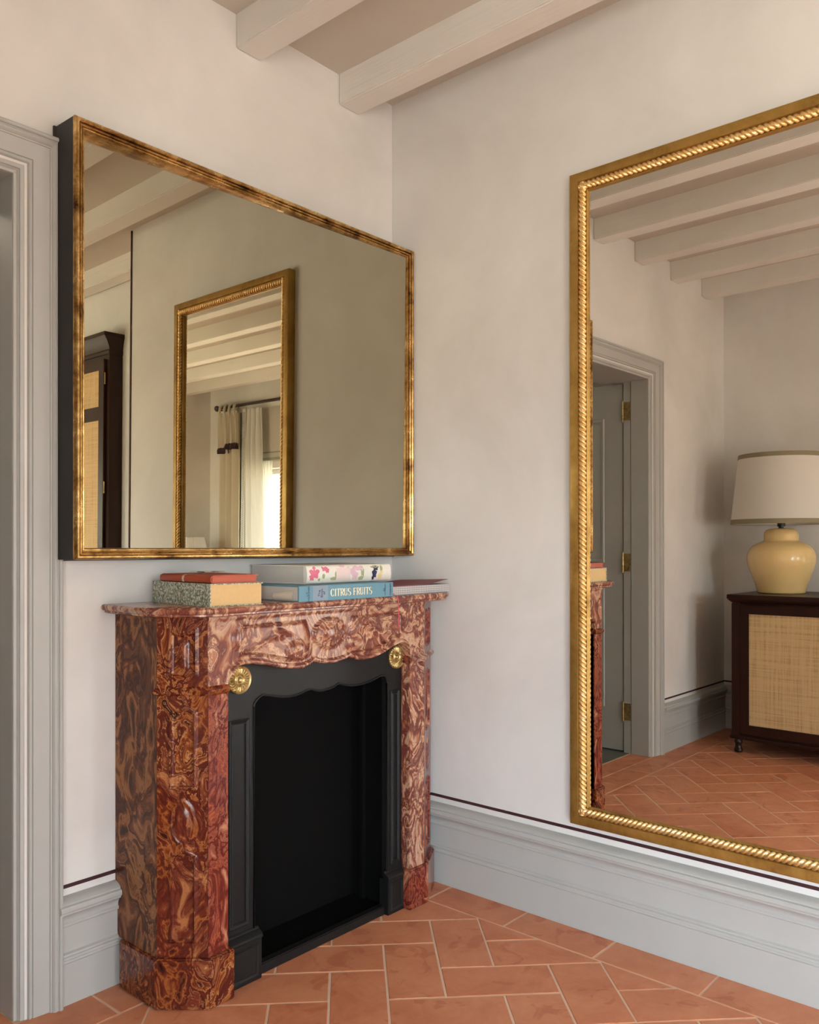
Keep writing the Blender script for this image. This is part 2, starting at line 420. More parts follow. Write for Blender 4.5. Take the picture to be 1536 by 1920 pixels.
ceil = struct(MB().box(XC - .3, XR + .12, YD - .14, TH, ZC, ZT + .1), 'ceiling', M['ceil'])
b0, bs, bw, zb = -.2797, .4472, .0983, 2.7606
k = -1
while b0 - k * bs > XC:
    x0 = b0 - k * bs; y1 = 0 if k >= 0 else YB
    nb = 14; rnd = random.Random(k)
    m = MB().box(x0, x0 + bw, YD, y1, zb, ZC + .01)
    m.build('beam', M['beam'], ceil, bevel=.004)
    k += 1

# floor and tiles
floor = struct(MB().box(XC - .3, XR + .12, YD - .14, TH, -.08, -.0015), 'floor', M['grout'])
OX, OY, ST = -.6025, -.5197, .1101
BW = .155
def clip(poly, xmin, xmax, ymin, ymax):
    def cut(pl, f):
        out = []
        for i in range(len(pl)):
            a, b = pl[i], pl[(i + 1) % len(pl)]; fa, fb = f(a), f(b)
            if fa >= 0: out.append(a)
            if (fa >= 0) != (fb >= 0):
                t = fa / (fa - fb); out.append((a[0] + (b[0] - a[0]) * t, a[1] + (b[1] - a[1]) * t))
        return out
    for f in (lambda p: p[0] - xmin, lambda p: xmax - p[0], lambda p: p[1] - ymin, lambda p: ymax - p[1]):
        if len(poly) < 3: return []
        poly = cut(poly, f)
    return poly
def area(p): return sum(p[i][0] * p[(i + 1) % len(p)][1] - p[(i + 1) % len(p)][0] * p[i][1] for i in range(len(p))) / 2
def inset(p, d):
    n = len(p); out = []
    for i in range(n):
        a, b, c = Vector(p[i - 1]), Vector(p[i]), Vector(p[(i + 1) % n])
        e1 = (b - a).normalized(); e2 = (c - b).normalized()
        n1 = Vector((-e1.y, e1.x)); n2 = Vector((-e2.y, e2.x))
        den = 1 + n1.dot(n2)
        out.append(tuple(b + (n1 + n2) * d / max(den, .35)))
    return out
def clean(p):
    out = []
    for q in p:
        if not out or math.dist(q, out[-1]) > .004: out.append(q)
    while len(out) > 2 and math.dist(out[0], out[-1]) <= .004: out.pop()
    return out
RT = random.Random(3)
def tile_geo(mb, poly):
    poly = clean(poly)
    if len(poly) < 3: return False
    if area(poly) < 0: poly = poly[::-1]
    if area(poly) < .0006: return False
    a = inset(poly, .0024 + RT.uniform(0, .0006)); 
    if area(a) < .0004: return False
    a = [(x + RT.uniform(-.0008, .0008), y + RT.uniform(-.0008, .0008)) for x, y in a]
    b = inset(a, .0016); h = RT.uniform(-.0005, .0004)
    n = len(a); tx = RT.uniform(-.002, .002)
    vs = [(x, y, -.006) for x, y in a] + [(x, y, -.0016 + h) for x, y in a] + [(x, y, h) for x, y in b]
    fs = [(i, (i + 1) % n, n + (i + 1) % n, n + i) for i in range(n)] + [(n + i, n + (i + 1) % n, 2 * n + (i + 1) % n, 2 * n + i) for i in range(n)] + [tuple(range(2 * n, 3 * n))]
    mb.add(vs, fs); return True
far = MB(); ntile = 0
def put_tile(poly):
    global ntile
    if len(poly) < 3: return
    cy = sum(p[1] for p in poly) / len(poly)
    if cy > -2.05:
        m = MB()
        if tile_geo(m, poly): m.build('tile', M['tile'], floor, weld=False); ntile += 1
    else: tile_geo(far, poly)
def LP(h, v): return (OX + ST * (h - v), OY - ST * (h + v))
R1 = (XC + BW, -BW, YD + BW, -BW); R2 = (-BW, XR, YD + BW, YB)
for v in range(-40, 80):
    for kk in range(-20, 30):
        for kind in (0, 1):
            if kind == 0: h = -v - 3 + 4 * kk; q = [(h, v), (h + 2, v), (h + 2, v + 1), (h, v + 1)]
            else: h = -v - 1 + 4 * kk; q = [(h, v), (h + 1, v), (h + 1, v + 2), (h, v + 2)]
            P = [LP(*p) for p in q]
            if max(p[0] for p in P) < XC or min(p[0] for p in P) > XR or max(p[1] for p in P) < YD or min(p[1] for p in P) > 0: continue
            put_tile(clip(P, *R1)); 
            c2 = clip(P, *R2)
            if len(c2) > 2: tile_geo(far, clean(c2))
# border rows
y = -.2975
edges = [0]
while y > YB: edges.append(y); y -= .3165
edges.append(YB)
for a, b in zip(edges, edges[1:]): put_tile([(-BW, b), (0, b), (0, a), (-BW, a)] if a < 0 else [(-BW, b), (0, b), (0, -.002), (-BW, -.002)])
xs = [-BW]; x = -1.215 + .3165 * 3
while x > XC + .02: xs.append(x); x -= .3165
xs.append(XC)
for a, b in zip(xs, xs[1:]): put_tile([(b, -BW), (a, -BW), (a, 0), (b, 0)])
x = DX1
while x > DX0: put_tile([(max(DX0, x - .3165), .0), (x, .0), (x, .128), (max(DX0, x - .3165), .128)]); x -= .3165
y = -BW
while y > YD: put_tile([(XC, max(YD, y - .3165)), (XC + BW, max(YD, y - .3165)), (XC + BW, y), (XC, y)]); y -= .3165
far.build('tile_field', M['tile'], floor, weld=False, kind='stuff')

# baseboards
BP = [(.016, 0), (.016, .108), (.0175, .109), (.0200, .111), (.0210, .114), (.0200, .117), (.0170, .119), (.0160, .121), (.0160, .125), (.0175, .126), (.0200, .128), (.0208, .131), (.0195, .134), (.0165, .136), (.0130, .138), (.0130, .206), (.0185, .207), (.0200, .210), (.0200, .215), (.0165, .218), (.0165, .222), (.0185, .229), (.0235, .237), (.0310, .243), (.0310, .247), (.0345, .248), (.0370, .253), (.0370, .259), (.0345, .264), (.0285, .266), (.0285, .270), (.0240, .275), (.0150, .279), (.0040, .283), (0, .283), (0, 0)]
def base_run(name, P0, P1, nrm, ext0=0, ext1=0):
    m = MB(); d = (Vector(P1) - Vector(P0)).normalized(); n = len(BP)
    vs = []
    for end, e, sgn in ((P0, ext0, -1), (P1, ext1, 1)):
        for (o, z) in BP:
            sh = e * o * sgn
            vs.append((end[0] + nrm[0] * o + d.x * sh, end[1] + nrm[1] * o + d.y * sh, z))
    fs = [(i, (i + 1) % n, n + (i + 1) % n, n + i) for i in range(n)] + [tuple(range(n)), tuple(range(n, 2 * n))[::-1]]
    m.add(vs, fs)
    return m
for nm, P0, P1, nr, e0, e1 in [
    ('baseboard_left', (-1.3115, 0), (0, 0), (0, -1), 0, -1), ('baseboard_left', (XC, 0), (-2.276, 0), (0, -1), -1, 0),
    ('baseboard_right', (0, 0), (0, YB), (-1, 0), -1, 1), ('baseboard_corner', (0, YB), (XR, YB), (0, -1), 1, -1),
    ('baseboard_recess', (XR, YB), (XR, -2.78), (-1, 0), -1, 0), ('baseboard_recess', (XR, -3.95), (XR, YD), (-1, 0), 0, -1),
    ('baseboard_front', (XR, YD), (XC, YD), (0, 1), -1, -1),
    ('baseboard_back', (XC, 0), (XC, WIN[1][1]), (1, 0), -1, 0), ('baseboard_back', (XC, WIN[1][0]), (XC, WIN[0][1]), (1, 0), 0, 0), ('baseboard_back', (XC, WIN[0][0]), (XC, YD), (1, 0), 0, -1)]:
    struct(base_run(nm, P0, P1, nr, e0, e1), nm, M['trim'], smooth=radians(25))
# aubergine lines above the baseboards
g = .0012
for nm, bx in [('trim_1', (-1.3115, 0, -g, 0)), ('trim_2', (XC, -2.276, -g, 0)), ('trim_3', (-g, 0, YB, 0)), ('trim_4', (XC, XC + g, WIN[1][1], 0)),
               ('trim_5', (XR - g, XR, -2.78, YB)), ('trim_6', (XC, XR, YD, YD + g)), ('trim_7', (XC, XC + g, YD, WIN[0][0]))]:
    struct(MB().box(*bx, .3015, .3115), nm, M['stripe'])
struct(MB().box(-.004, .003, YB - .003, YB + .010, .3115, zb + .1), 'trim_8', M['stripe'])  # thin dark vertical strip along the end edge of the right wall
struct(MB().box(-3.114, -2.806, -.003, 0, .3125, .552), 'trim_9', M['wall'], bevel=.001)

# door casing (mitred, three sides) and lining
CP = [(0, .0), (0, -.024), (.002, -.028), (.006, -.030), (.010, -.030), (.012, -.028), (.0125, -.024), (.0145, -.024), (.018, -.026), (.0225, -.026), (.026, -.0225), (.028, -.018), (.031, -.017), (.031, -.0135),
      (.0345, -.012), (.072, -.0085), (.0725, -.0045), (.075, -.0045), (.077, -.0075), (.081, -.0075), (.083, -.003), (.084, .001), (.100, .003), (.1005, .0065), (.103, .009), (.1045, .013), (.1075, .0145), (.112, .017), (.113, .019)]
def casing(ysign, yoff, name):
    m = MB(); X0, X1, Z1 = DX0 - .112, DX1 + .112, DZ + .112
    path = [(X0, 0, 1, 0), (X0, Z1, 1, -1), (X1, Z1, -1, -1), (X1, 0, -1, 0)]
    m.sweep(CP, path, lambda a, b, d: (a, yoff + ysign * d, b))
    return struct(m, name, M['trim'], smooth=radians(25))
casing(1, 0, 'trim_10')
ln = MB(); ln.box(DX1, DX1 + .02, .014, .30, 0, DZ).box(DX0 - .02, DX0, .014, .123, 0, DZ).box(DX0, DX1, .014, .30, DZ, DZ + .02).box(DX0 - .03, DX0 - .004, .128, .172, 0, DZ)
struct(ln, 'trim_11', M['trim'])
# adjoining room seen through the doorway
h = MB(); h.box(-3.6, -3.5, .17, 2.6, 0, 2.7).box(-.5, -.4, .3, 2.6, 0, 2.7).box(-3.6, -.4, 2.6, 2.7, 0, 2.7).box(-3.6, DX0 - .21, .172, .30, 0, 2.7).box(DX1 + .02, -.4, .172, .30, 0, 2.7).box(DX0 - .21, DX1 + .02, .172, .3, DZ + .02, 2.7)
struct(h, 'wall_hall', M['wall'])
struct(MB().box(-3.6, -.4, .14, 2.7, 2.7, 2.8), 'ceiling_hall', M['white'])
struct(MB().box(-3.6, -.4, .14, 2.7, -.06, -.001), 'floor_hall', M['hall_floor'])
ld = bpy.data.lights.new('hall_fill_light', 'AREA'); ld.energy = 9; ld.size = .5; ld.color = (1, .88, .70)  # added area lamp that brightens the closed adjoining room
lo = bpy.data.objects.new('hall_fill_light', ld); COL.objects.link(lo); lo.location = (-1.9, 1.4, 2.66)
# open door leaf
XL = DX0 - .012
dr = MB().box(XL - .04, XL, .182, .90, .006, DZ - .004)
door = struct(dr, 'door_1', M['trim'], bevel=.002)
for z0, z1 in ((.25, .95), (1.10, 1.95)):
    MB().sweep([(0, 0), (.004, .006), (.016, .006), (.022, -.004), (.03, -.004)], [(.30, z0, 1, 1), (.30, z1, 1, -1), (.80, z1, -1, -1), (.80, z0, -1, 1)], lambda a, b, d: (XL + d, a, b), True).build('panel_moulding', M['trim'], door)
for z0, z1 in ((.189, .287), (1.052, 1.155), (1.925, 2.032)):
    hg = MB().box(DX0 - .006, DX0 - .001, .130, .1715, z0, z1).box(XL - .034, XL - .004, .179, .183, z0, z1)
    hg.tube([(DX0 - .001, .1765, z0 - .004), (DX0 - .001, .1765, z1 + .004)], .0055, 10)
    hgo = hg.build('hinge', M['brass'], door, smooth=True)
    pn = MB()
    for zz in (z0 - .008, z1 + .008): pn.lathe([(.001, -.005), (.0045, -.002), (.0045, .002), (.001, .005)], (DX0 - .001, .1765, zz), 10)
    pn.build('hinge_finial', M['brass'], hgo, smooth=True)

# windows in the back wall
for i, (a, b) in enumerate(WIN):
    X = XC - .16; f = MB()
    f.box(X - .03, X + .03, a, a + .06, WZ0, WZ1).box(X - .03, X + .03, b - .06, b, WZ0, WZ1).box(X - .03, X + .03, a, b, WZ0, WZ0 + .06).box(X - .03, X + .03, a, b, WZ1 - .05, WZ1)
    m_ = (a + b) / 2; f.box(X - .03, X + .03, m_ - .045, m_ + .045, WZ0, WZ1)
    wo_ = struct(f, 'window_%d' % (i + 1), M['white'], bevel=.004)
    for (p, r) in ((a + .06, m_ - .045), (m_ + .045, b - .06)):
        MB().box(X - .004, X + .002, p, r, WZ0 + .06, WZ1 - .05).build('pane', M['glass'], wo_)
    MB().box(XC - .13, XC + .03, a - .02, b + .02, WZ0 - .03, WZ0).build('sill', M['trim'], wo_, bevel=.004)

for nm, TT, (a, b) in (('window_3', lambda u, d, z: (u, YD - .08 + d, z), FILL_FWIN[0]), ('window_4', lambda u, d, z: (XR + .06 + d, u, z), FILL_RWIN[0])):  # unseen windows added in front and recess walls to let in fill light
    f = MB(); m_ = (a + b) / 2
    for (p, r, z0, z1) in ((a, a + .05, WZ0, WZ1), (b - .05, b, WZ0, WZ1), (a, b, WZ0, WZ0 + .06), (a, b, WZ1 - .05, WZ1), (m_ - .04, m_ + .04, WZ0, WZ1)): f.box(p, r, -.03, .03, z0, z1, TT)
    wo_ = struct(f, nm, M['white'], bevel=.004)
    for (p, r) in ((a + .05, m_ - .04), (m_ + .04, b - .05)): MB().box(p, r, -.003, .003, WZ0 + .06, WZ1 - .05, TT).build('pane', M['glass'], wo_)

# ------------------------------------------------------------------ deep gilt mirror above the fireplace
AX0, AX1, AZ0, AZ1, AY = -1.3146, -.0035, 1.1676, 2.2914, -.117
mirA = empty('wall_mirror', (-.66, 0, AZ0), 'deep box-framed gilt mirror with black sides hanging over the marble fireplace', 'mirror')
RP = lambda a, b, d: (a, d, b)
rectA = [(AX0, AZ0, 1, 1), (AX0, AZ1, 1, -1), (AX1, AZ1, -1, -1), (AX1, AZ0, -1, 1)]
MB().sweep([(.0, -.001), (-.0035 * 1, -.003), (-.0035, -.009), (.0, -.016), (.001, -.10), (.004, -.101), (.02, -.101), (.02, -.001)], rectA, RP, True).build('frame_side', M['ebony'], mirA, label='black painted deep side of the frame')
MB().sweep([(.001, -.1005), (.0005, -.106), (.002, -.1125), (.0055, -.1165), (.0095, -.1165), (.0128, -.1130), (.0138, -.1060), (.0150, -.1055), (.0160, -.1105), (.0185, -.1125), (.0210, -.1100), (.0216, -.1030), (.0230, -.1025), (.0245, -.1065), (.0270, -.1070), (.0290, -.1040), (.0300, -.0970), (.0300, -.060)], rectA, RP, True).build('frame', M['goldA'], mirA, smooth=radians(35))
fy = lambda x, z: -.0855 - .020 * (x + .6) - .008 * (z - 1.7)
g0, g1, h0, h1 = AX0 + .021, AX1 - .021, AZ0 + .021, AZ1 - .021
MB().add([(g0, fy(g0, h0), h0), (g1, fy(g1, h0), h0), (g1, fy(g1, h1), h1), (g0, fy(g0, h1), h1)] + [(g0, fy(g0, h0) + .004, h0), (g1, fy(g1, h0) + .004, h0), (g1, fy(g1, h1) + .004, h1), (g0, fy(g0, h1) + .004, h1)],
         [(0, 1, 2, 3), (7, 6, 5, 4), (0, 4, 5, 1), (1, 5, 6, 2), (2, 6, 7, 3), (3, 7, 4, 0)]).build('mirror_glass', M['mirA'], mirA)

# ------------------------------------------------------------------ tall rope-moulded mirror on the right wall
BY0, BY1, BZ0, BZ1 = -.7831, -1.668, .3335, 2.3659
mirB = empty('wall_mirror', (0, (BY0 + BY1) / 2, BZ0), 'tall gold mirror with twisted rope moulding on the wall right of the fireplace', 'mirror')
rectB = [(BY0, BZ0, -1, 1), (BY0, BZ1, -1, -1), (BY1, BZ1, 1, -1), (BY1, BZ0, 1, 1)]
BT = lambda y, z: .008 * (y + 1.2) - .002 * (z - 1.3)
RX = lambda a, b, d: (d + BT(a, b), a, b)
MB().sweep([(0, 0), (0, -.036), (.0015, -.0385), (.004, -.0395), (.0285, -.0395), (.0295, -.036), (.0300, -.024), (.0520, -.022), (.0525, -.025), (.0540, -.0255), (.0560, -.0235), (.0575, -.0190), (.0580, -.0165), (.0580, -.004), (.045, -.001)], rectB, RX, True).build('frame', M['goldB'], mirB, smooth=radians(30))
def rope(mb, A, B, inn):
    A, B = Vector(A), Vector(B); A.x += BT(A.y, A.z); B.x += BT(B.y, B.z); L = (B - A).length; d = (B - A) / L; nseg = int(L / .0016); na = 16
    o = Vector((-1, 0, 0)); s_ = Vector(inn)
    rows = []
    for i in range(nseg + 1):
        t = L * i / nseg; c = A + d * t
        for j in range(na + 1):
            th = pi * (j / na) ; lob = abs(sin(1.5 * th + pi * t / .0152))
            r = .0066 + .0060 * (lob ** .6)
            mb.v.append(tuple(c + s_ * (r * cos(th)) + o * (r * sin(th))))
    w_ = na + 1; base = len(mb.v) - (nseg + 1) * w_
    for i in range(nseg):
        for j in range(na):
            a = base + i * w_ + j; mb.f.append((a, a + 1, a + w_ + 1, a + w_))
rp = MB(); q_ = .0410; xr = -.0275
rope(rp, (xr, BY0 - q_ + .01, BZ0 + q_), (xr, BY1 + q_ - .01, BZ0 + q_), (0, 0, 1))
rope(rp, (xr, BY0 - q_ + .01, BZ1 - q_), (xr, BY1 + q_ - .01, BZ1 - q_), (0, 0, -1))
rope(rp, (xr, BY0 - q_, BZ1 - q_ + .01), (xr, BY0 - q_, BZ0 + q_ - .01), (0, -1, 0))
rope(rp, (xr, BY1 + q_, BZ0 + q_ - .01), (xr, BY1 + q_, BZ1 - q_ + .01), (0, 1, 0))
rp.build('rope_moulding', M['goldR'], mirB, smooth=radians(60), label='bright gold twisted rope edging', weld=False)
fx = lambda y, z: -.0158 + .008 * (y + 1.2) - .002 * (z - 1.3)
a0, a1, c0, c1 = BY0 - .0565, BY1 + .0565, BZ0 + .0565, BZ1 - .0565
MB().add([(fx(y, z) + k * .004, y, z) for k in (0, 1) for (y, z) in ((a0, c0), (a1, c0), (a1, c1), (a0, c1))],
         [(0, 1, 2, 3), (7, 6, 5, 4), (0, 4, 5, 1), (1, 5, 6, 2), (2, 6, 7, 3), (3, 7, 4, 0)]).build('mirror_glass', M['mirB'], mirB)

# ------------------------------------------------------------------ marble fireplace
fp = empty('fireplace', (-.61, -.15, 0), 'carved red and brown onyx fireplace with a black iron insert standing in the corner', 'fireplace')
ZS = 1.020; ZSH0, ZSH1 = 1.020, 1.045
# plan points: left outer, chamfer, front ; right outer, chamfer, front
LO, LC, LF, LI = (-1.14, -.21), (-1.14, -.207), (-1.052, -.305), (-.986, -.305)
RI, RF, RC = (-.250, -.305), (-.174, -.305), (-.040, -.222)
def bead(s, h=.0035, w=.0035): return h * math.exp(-(s / w) ** 2)
def panel_sd(u, v, u0, u1, v0, v1, arc_t, arc_b):
    uc = (u0 + u1) / 2; hw = (u1 - u0) / 2; k = cos(pi / 2 * max(-1, min(1, (u - uc) / hw)))
    return max(abs(u - uc) - hw, v - (v1 + arc_t * k), (v0 + arc_b * k) - v)
def relief_face(A, B, z0, z1, fn, name, mat, back=.02, nu=52, nz=None, label=None):
    A, B = Vector((*A, 0)), Vector((*B, 0)); d = (B - A); L = d.length; d.normalize()
    n = Vector((d.y, -d.x, 0))
    nz = nz or max(8, int((z1 - z0) / .0028)); m = MB()
    m.grid(nu, nz, lambda i, j: tuple(A + d * (L * i) + n * fn(L * i, z0 + (z1 - z0) * j) + Vector((0, 0, z0 + (z1 - z0) * j))))
    p0, p1 = A, B; q0, q1 = A - n * back, B - n * back
    def V(p, z): return (p.x, p.y, z)
    m.add([V(p0, z0), V(p1, z0), V(q1, z0), V(q0, z0), V(p0, z1), V(p1, z1), V(q1, z1), V(q0, z1)], [(0, 3, 2, 1), (4, 5, 6, 7), (0, 4, 7, 3), (1, 2, 6, 5), (3, 7, 6, 2)])
    return m.build(name, mat, fp, smooth=radians(35), label=label)
def cham_low(L):
    c = L / 2
    def fn(u, z):
        o = 0
        s1 = panel_sd(u, z, c - .032, c + .032, .575, .765, .012, -.0); o += bead(s1, .005) - .005 * ss(0, -.004, s1)
        s2 = math.hypot((u - c) / .030, (z - .482) / .055) - 1; s2 *= .03; o += bead(s2, .003, .003) + .005 * ss(0, -.02, s2)
        s3 = panel_sd(u, z, c - .032, c + .032, .175, .392, .012, .0); o += bead(s3, .005) - .005 * ss(0, -.004, s3)
        e = min(u, L - u); return o * ss(0, .008, e)
    return fn
def cham_up(L):
    c = L / 2
    def fn(u, z):
        s = panel_sd(u, z, c - .034, c + .034, .868, .985, -.014, -.008)
        e = min(u, L - u); return (bead(s, .004) - .006 * ss(0, -.008, s) + .004 * ss(-.018, -.03, s)) * ss(0, .008, e)
    return fn
for (A, B, m1, m2) in ((LC, LF, 'marble_amber', 'marble_amber'), (RF, RC, 'marble_red', 'marble_red')):
    L = math.dist(A, B)
    relief_face(A, B, .13, .815, cham_low(L), 'pilaster', M[m1], nu=46)
    relief_face(A, B, .835, ZS, cham_up(L), 'pilaster_capital', M[m2], nu=46)
# side slabs and front strips
MB().box(-1.14, -1.118, -.207, -.0005, .13, ZS).build('side_panel', M['marble_side'], fp, bevel=.0015, label='brown and tan banded side slab')
MB().box(-.062, -.040, -.222, -.0005, .13, ZS).build('side_panel', M['marble_red'], fp, bevel=.0015)
MB().box(LF[0], LI[0], -.305, -.272, .13, .815).build('front_strip', M['marble_red'], fp, bevel=.0015, label='strip of deep red veined marble')
MB().box(RI[0], RF[0], -.305, -.272, .13, .815).build('front_strip', M['marble_pink'], fp, bevel=.0015, label='strip of cream and rose veined marble')
# inner returns
MB().box(LI[0] - .002, LI[0], -.300, -.262, 0, .84).build('inner_return', M['marble_red'], fp)
MB().box(RI[0] + .0005, RI[0] + .002, -.300, -.262, 0, .84).build('inner_return', M['marble_red'], fp)
# ledge moulding between pilaster and capital
def ledge(pts, name, mat):
    m = MB(); prof = [(.0, .812), (.003, .815), (.0075, .8185), (.0095, .823), (.0095, .828), (.007, .831), (.003, .834), (0, .837)]
    n = len(prof); vs = []
    for i, p in enumerate(pts):
        a = Vector(pts[max(i - 1, 0)]); b = Vector(p); c = Vector(pts[min(i + 1, len(pts) - 1)])
        n1 = Vector(((b - a).y, -(b - a).x)); n2 = Vector(((c - b).y, -(c - b).x))
        n1 = n1.normalized() if n1.length else n2.normalized(); n2 = n2.normalized() if n2.length else n1
        q = (n1 + n2) / (1 + n1.dot(n2))
        vs += [(b.x + q.x * w_, b.y + q.y * w_, z) for (w_, z) in prof]
    m.add(vs, [(i * n + k, (i + 1) * n + k, (i + 1) * n + k + 1, i * n + k + 1) for i in range(len(pts) - 1) for k in range(n - 1)])
    m.add([vs[0], vs[n - 1], *[vs[k] for k in range(n - 2, 0, -1)]], [tuple(range(n))]); m.add([vs[-n + k] for k in range(n)], [tuple(range(n))])
    m.build(name, mat, fp, smooth=radians(30))
ledge([(-1.1385, -.205), LC, LF, LI], 'ledge_moulding', M['marble_amber'])
ledge([RI, RF, RC, (-.0415, -.2205)], 'ledge_moulding', M['marble_pink'])
# base blocks
def solid_plan(pts, z0, z1, name, mat, bevel=.002, label=None):
    return MB().prism(pts, lambda u, v, k: (u, v, (z0, z1)[k])).build(name, mat, fp, bevel=bevel, label=label)
solid_plan([(-1.150, -.037), (-1.150, -.213), (-1.057, -.318), (-.974, -.318), (-.974, -.262), (-1.05, -.262), (-1.118, -.19), (-1.118, -.037)], 0, .132, 'base_block', M['marble_amber'], .004)
solid_plan([(-.262, -.318), (-.170, -.318), (-.0375, -.237), (-.0375, -.037), (-.062, -.037), (-.062, -.20), (-.17, -.262), (-.262, -.262)], 0, .132, 'base_block', M['marble_red'], .004)
# frieze with arched lower edge
ARCH = [(-1.06, .826), (-.990, .826), (-.986, .845), (-.972, .868), (-.955, .878), (-.939, .882), (-.905, .881), (-.864, .874), (-.816, .862), (-.761, .851), (-.723, .850), (-.697, .857), (-.682, .866), (-.672, .862), (-.657, .858), (-.616, .852), (-.575, .854), (-.546, .860), (-.535, .866), (-.522, .858), (-.503, .853), (-.469, .848), (-.428, .850), (-.381, .861), (-.342, .876), (-.301, .886), (-.280, .884), (-.268, .878), (-.253, .857), (-.247, .826), (-.15, .826)]
def archz(x, A=ARCH):
    for (a, za), (b, zb_) in zip(A, A[1:]):
        if a <= x <= b: return za + (zb_ - za) * (x - a) / (b - a)
    return A[0][1]
def frieze(x, z):
    o = 0; ed = z - archz(x)
    inner = ss(-.995, -.975, x) * ss(-.243, -.262, x)
    o += inner * (.006 * ss(.000, .004, ed) * ss(.017, .010, ed))
    d = math.hypot((x + .618) / .062, (z - .944) / .042) - 1; d *= .05
    o += bead(d, .006, .0035) + .007 * ss(0, -.04, d)
    for sg in (-1, 1):
        u = sg * (x + .618)                      # mirrored half, u>0
        s = max(.082 - u + .55 * (z - .94) * (1 if z > .94 else -1) * .6, u - .33, z - .984, (archz(x) + .028) - z)
        o += bead(s, .0045, .003) - .003 * ss(0, -.004, s)
        e2 = math.hypot((u - .115) / .05, (z - .905) / .03); o += .007 * max(0, 1 - e2 * e2)
        e3 = math.hypot((u - .19) / .03, (z - .955) / .018); o += .004 * max(0, 1 - e3 * e3)
        sc = abs(z - (.935 + .02 * sin((u - .1) * 22))) ; o += .0028 * math.exp(-(sc / .004) ** 2) * ss(.12, .16, u) * ss(.34, .3, u)
        e4 = math.hypot((u - .345) / .02, (z - .95) / .03); o += .004 * max(0, 1 - e4 * e4)
    o += .003 * ss(1.004, 1.010, z)
    return o * 1.5
m = MB(); NX, NZ = 330, 60
X0, X1 = LF[0], RF[0]
m.grid(NX, NZ, lambda i, j: (X0 + (X1 - X0) * i, -.305 - frieze(X0 + (X1 - X0) * i, archz(X0 + (X1 - X0) * i) + (ZS - archz(X0 + (X1 - X0) * i)) * j), archz(X0 + (X1 - X0) * i) + (ZS - archz(X0 + (X1 - X0) * i)) * j))
m.grid(NX, 1, lambda i, j: (X0 + (X1 - X0) * i, -.305 + .042 * j, archz(X0 + (X1 - X0) * i)))
m.build('frieze', M['marble_pink'], fp, smooth=radians(50), label='carved frieze of cream and rose onyx with a round medallion', weld=True)
# core behind so that no light leaks
solid_plan([(-1.118, -.001), (-1.118, -.20), (-1.045, -.285), (-.17, -.285), (-.062, -.21), (-.062, -.001)], .895, ZS, 'core', M['marble_red'], 0)
# mantel shelf
def rounded(pts, r, n=6):
    out = []
    for i in range(len(pts)):
        a, b, c = Vector(pts[i - 1]), Vector(pts[i]), Vector(pts[(i + 1) % len(pts)])
        if r[i] == 0: out.append(tuple(b)); continue
        p = b + (a - b).normalized() * r[i]; q = b + (c - b).normalized() * r[i]
        for k in range(n + 1):
            t = k / n; out.append(tuple(p * (1 - t) ** 2 + b * 2 * t * (1 - t) + q * t * t))
    return out
sp = rounded([(-1.178, -.0005), (-1.186, -.238), (-1.075, -.362), (-.86, -.352), (-.62, -.358), (-.36, -.350), (-.115, -.358), (-.0035, -.270), (-.0035, -.0005)], [0, .05, .06, .1, .1, .1, .03, .02, 0])
m = MB(); n = len(sp); prof = [(.010, 0), (.004, .003), (.0045, .007), (-.001, .010), (-.004, .015), (-.004, .019), (0, .0235), (.003, .025)]
rings = []
for (ins_, h_) in prof:
    r_ = inset(sp if area(sp) > 0 else sp[::-1], ins_); r_ = [(min(x_, -.001), min(y_, -.0005)) for x_, y_ in r_]; rings += [(x_, y_, ZSH0 + h_) for x_, y_ in r_]
m.add(rings, [(j * n + i, j * n + (i + 1) % n, (j + 1) * n + (i + 1) % n, (j + 1) * n + i) for j in range(len(prof) - 1) for i in range(n)] + [tuple(range(n))[::-1], tuple(range((len(prof) - 1) * n, len(prof) * n))])
m.build('mantel_shelf', M['marble_pink'], fp, smooth=radians(40), label='polished shelf with a moulded edge')

# iron insert
FY = -.268
IA = [(-.880, 0), (-.8729, .5), (-.873, .757), (-.870, .766), (-.861, .775), (-.850, .782), (-.837, .785), (-.820, .781), (-.795, .775), (-.765, .769), (-.738, .767), (-.715, .768), (-.693, .772), (-.672, .778), (-.654, .779), (-.638, .772), (-.620, .768), (-.606, .768), (-.585, .770), (-.564, .773), (-.548, .780), (-.539, .781), (-.525, .776), (-.507, .771), (-.480, .767), (-.455, .766), (-.428, .768), (-.401, .771), (-.375, .777), (-.354, .783), (-.340, .783), (-.330, .779), (-.324, .768), (-.322, .757), (-.3219, .5), (-.31, 0)]
IAx = [(-.873, .757)] + IA[3:-2]
m = MB(); NI = 200
def ia(x):
    return archz(x, IAx)
xa, xb = -.873, -.322
for yy, flip in ((FY, 0), (FY + .022, 1)):
    m.grid(NI, 1, lambda i, j, yy=yy: (xa + (xb - xa) * i, yy, ia(xa + (xb - xa) * i) + (.90 - ia(xa + (xb - xa) * i)) * j))
m.grid(NI, 1, lambda i, j: (xa + (xb - xa) * i, FY + .022 * j, ia(xa + (xb - xa) * i)))
m.box(-.989, xa, FY, FY + .022, .0, .90); m.box(xb, -.246, FY, FY + .022, 0, .90)
ins = m.build('insert_surround', M['black'], fp, smooth=radians(30), label='black iron surround with scalloped arch')
bd = [(xa + .001, FY - .001, .13)] + [(x_, FY - .001, z_ - .001) for x_, z_ in IAx] + [(xb - .001, FY - .001, .13)]
MB().tube(bd, .0032, 8).build('arch_bead', M['black'], ins, smooth=True)
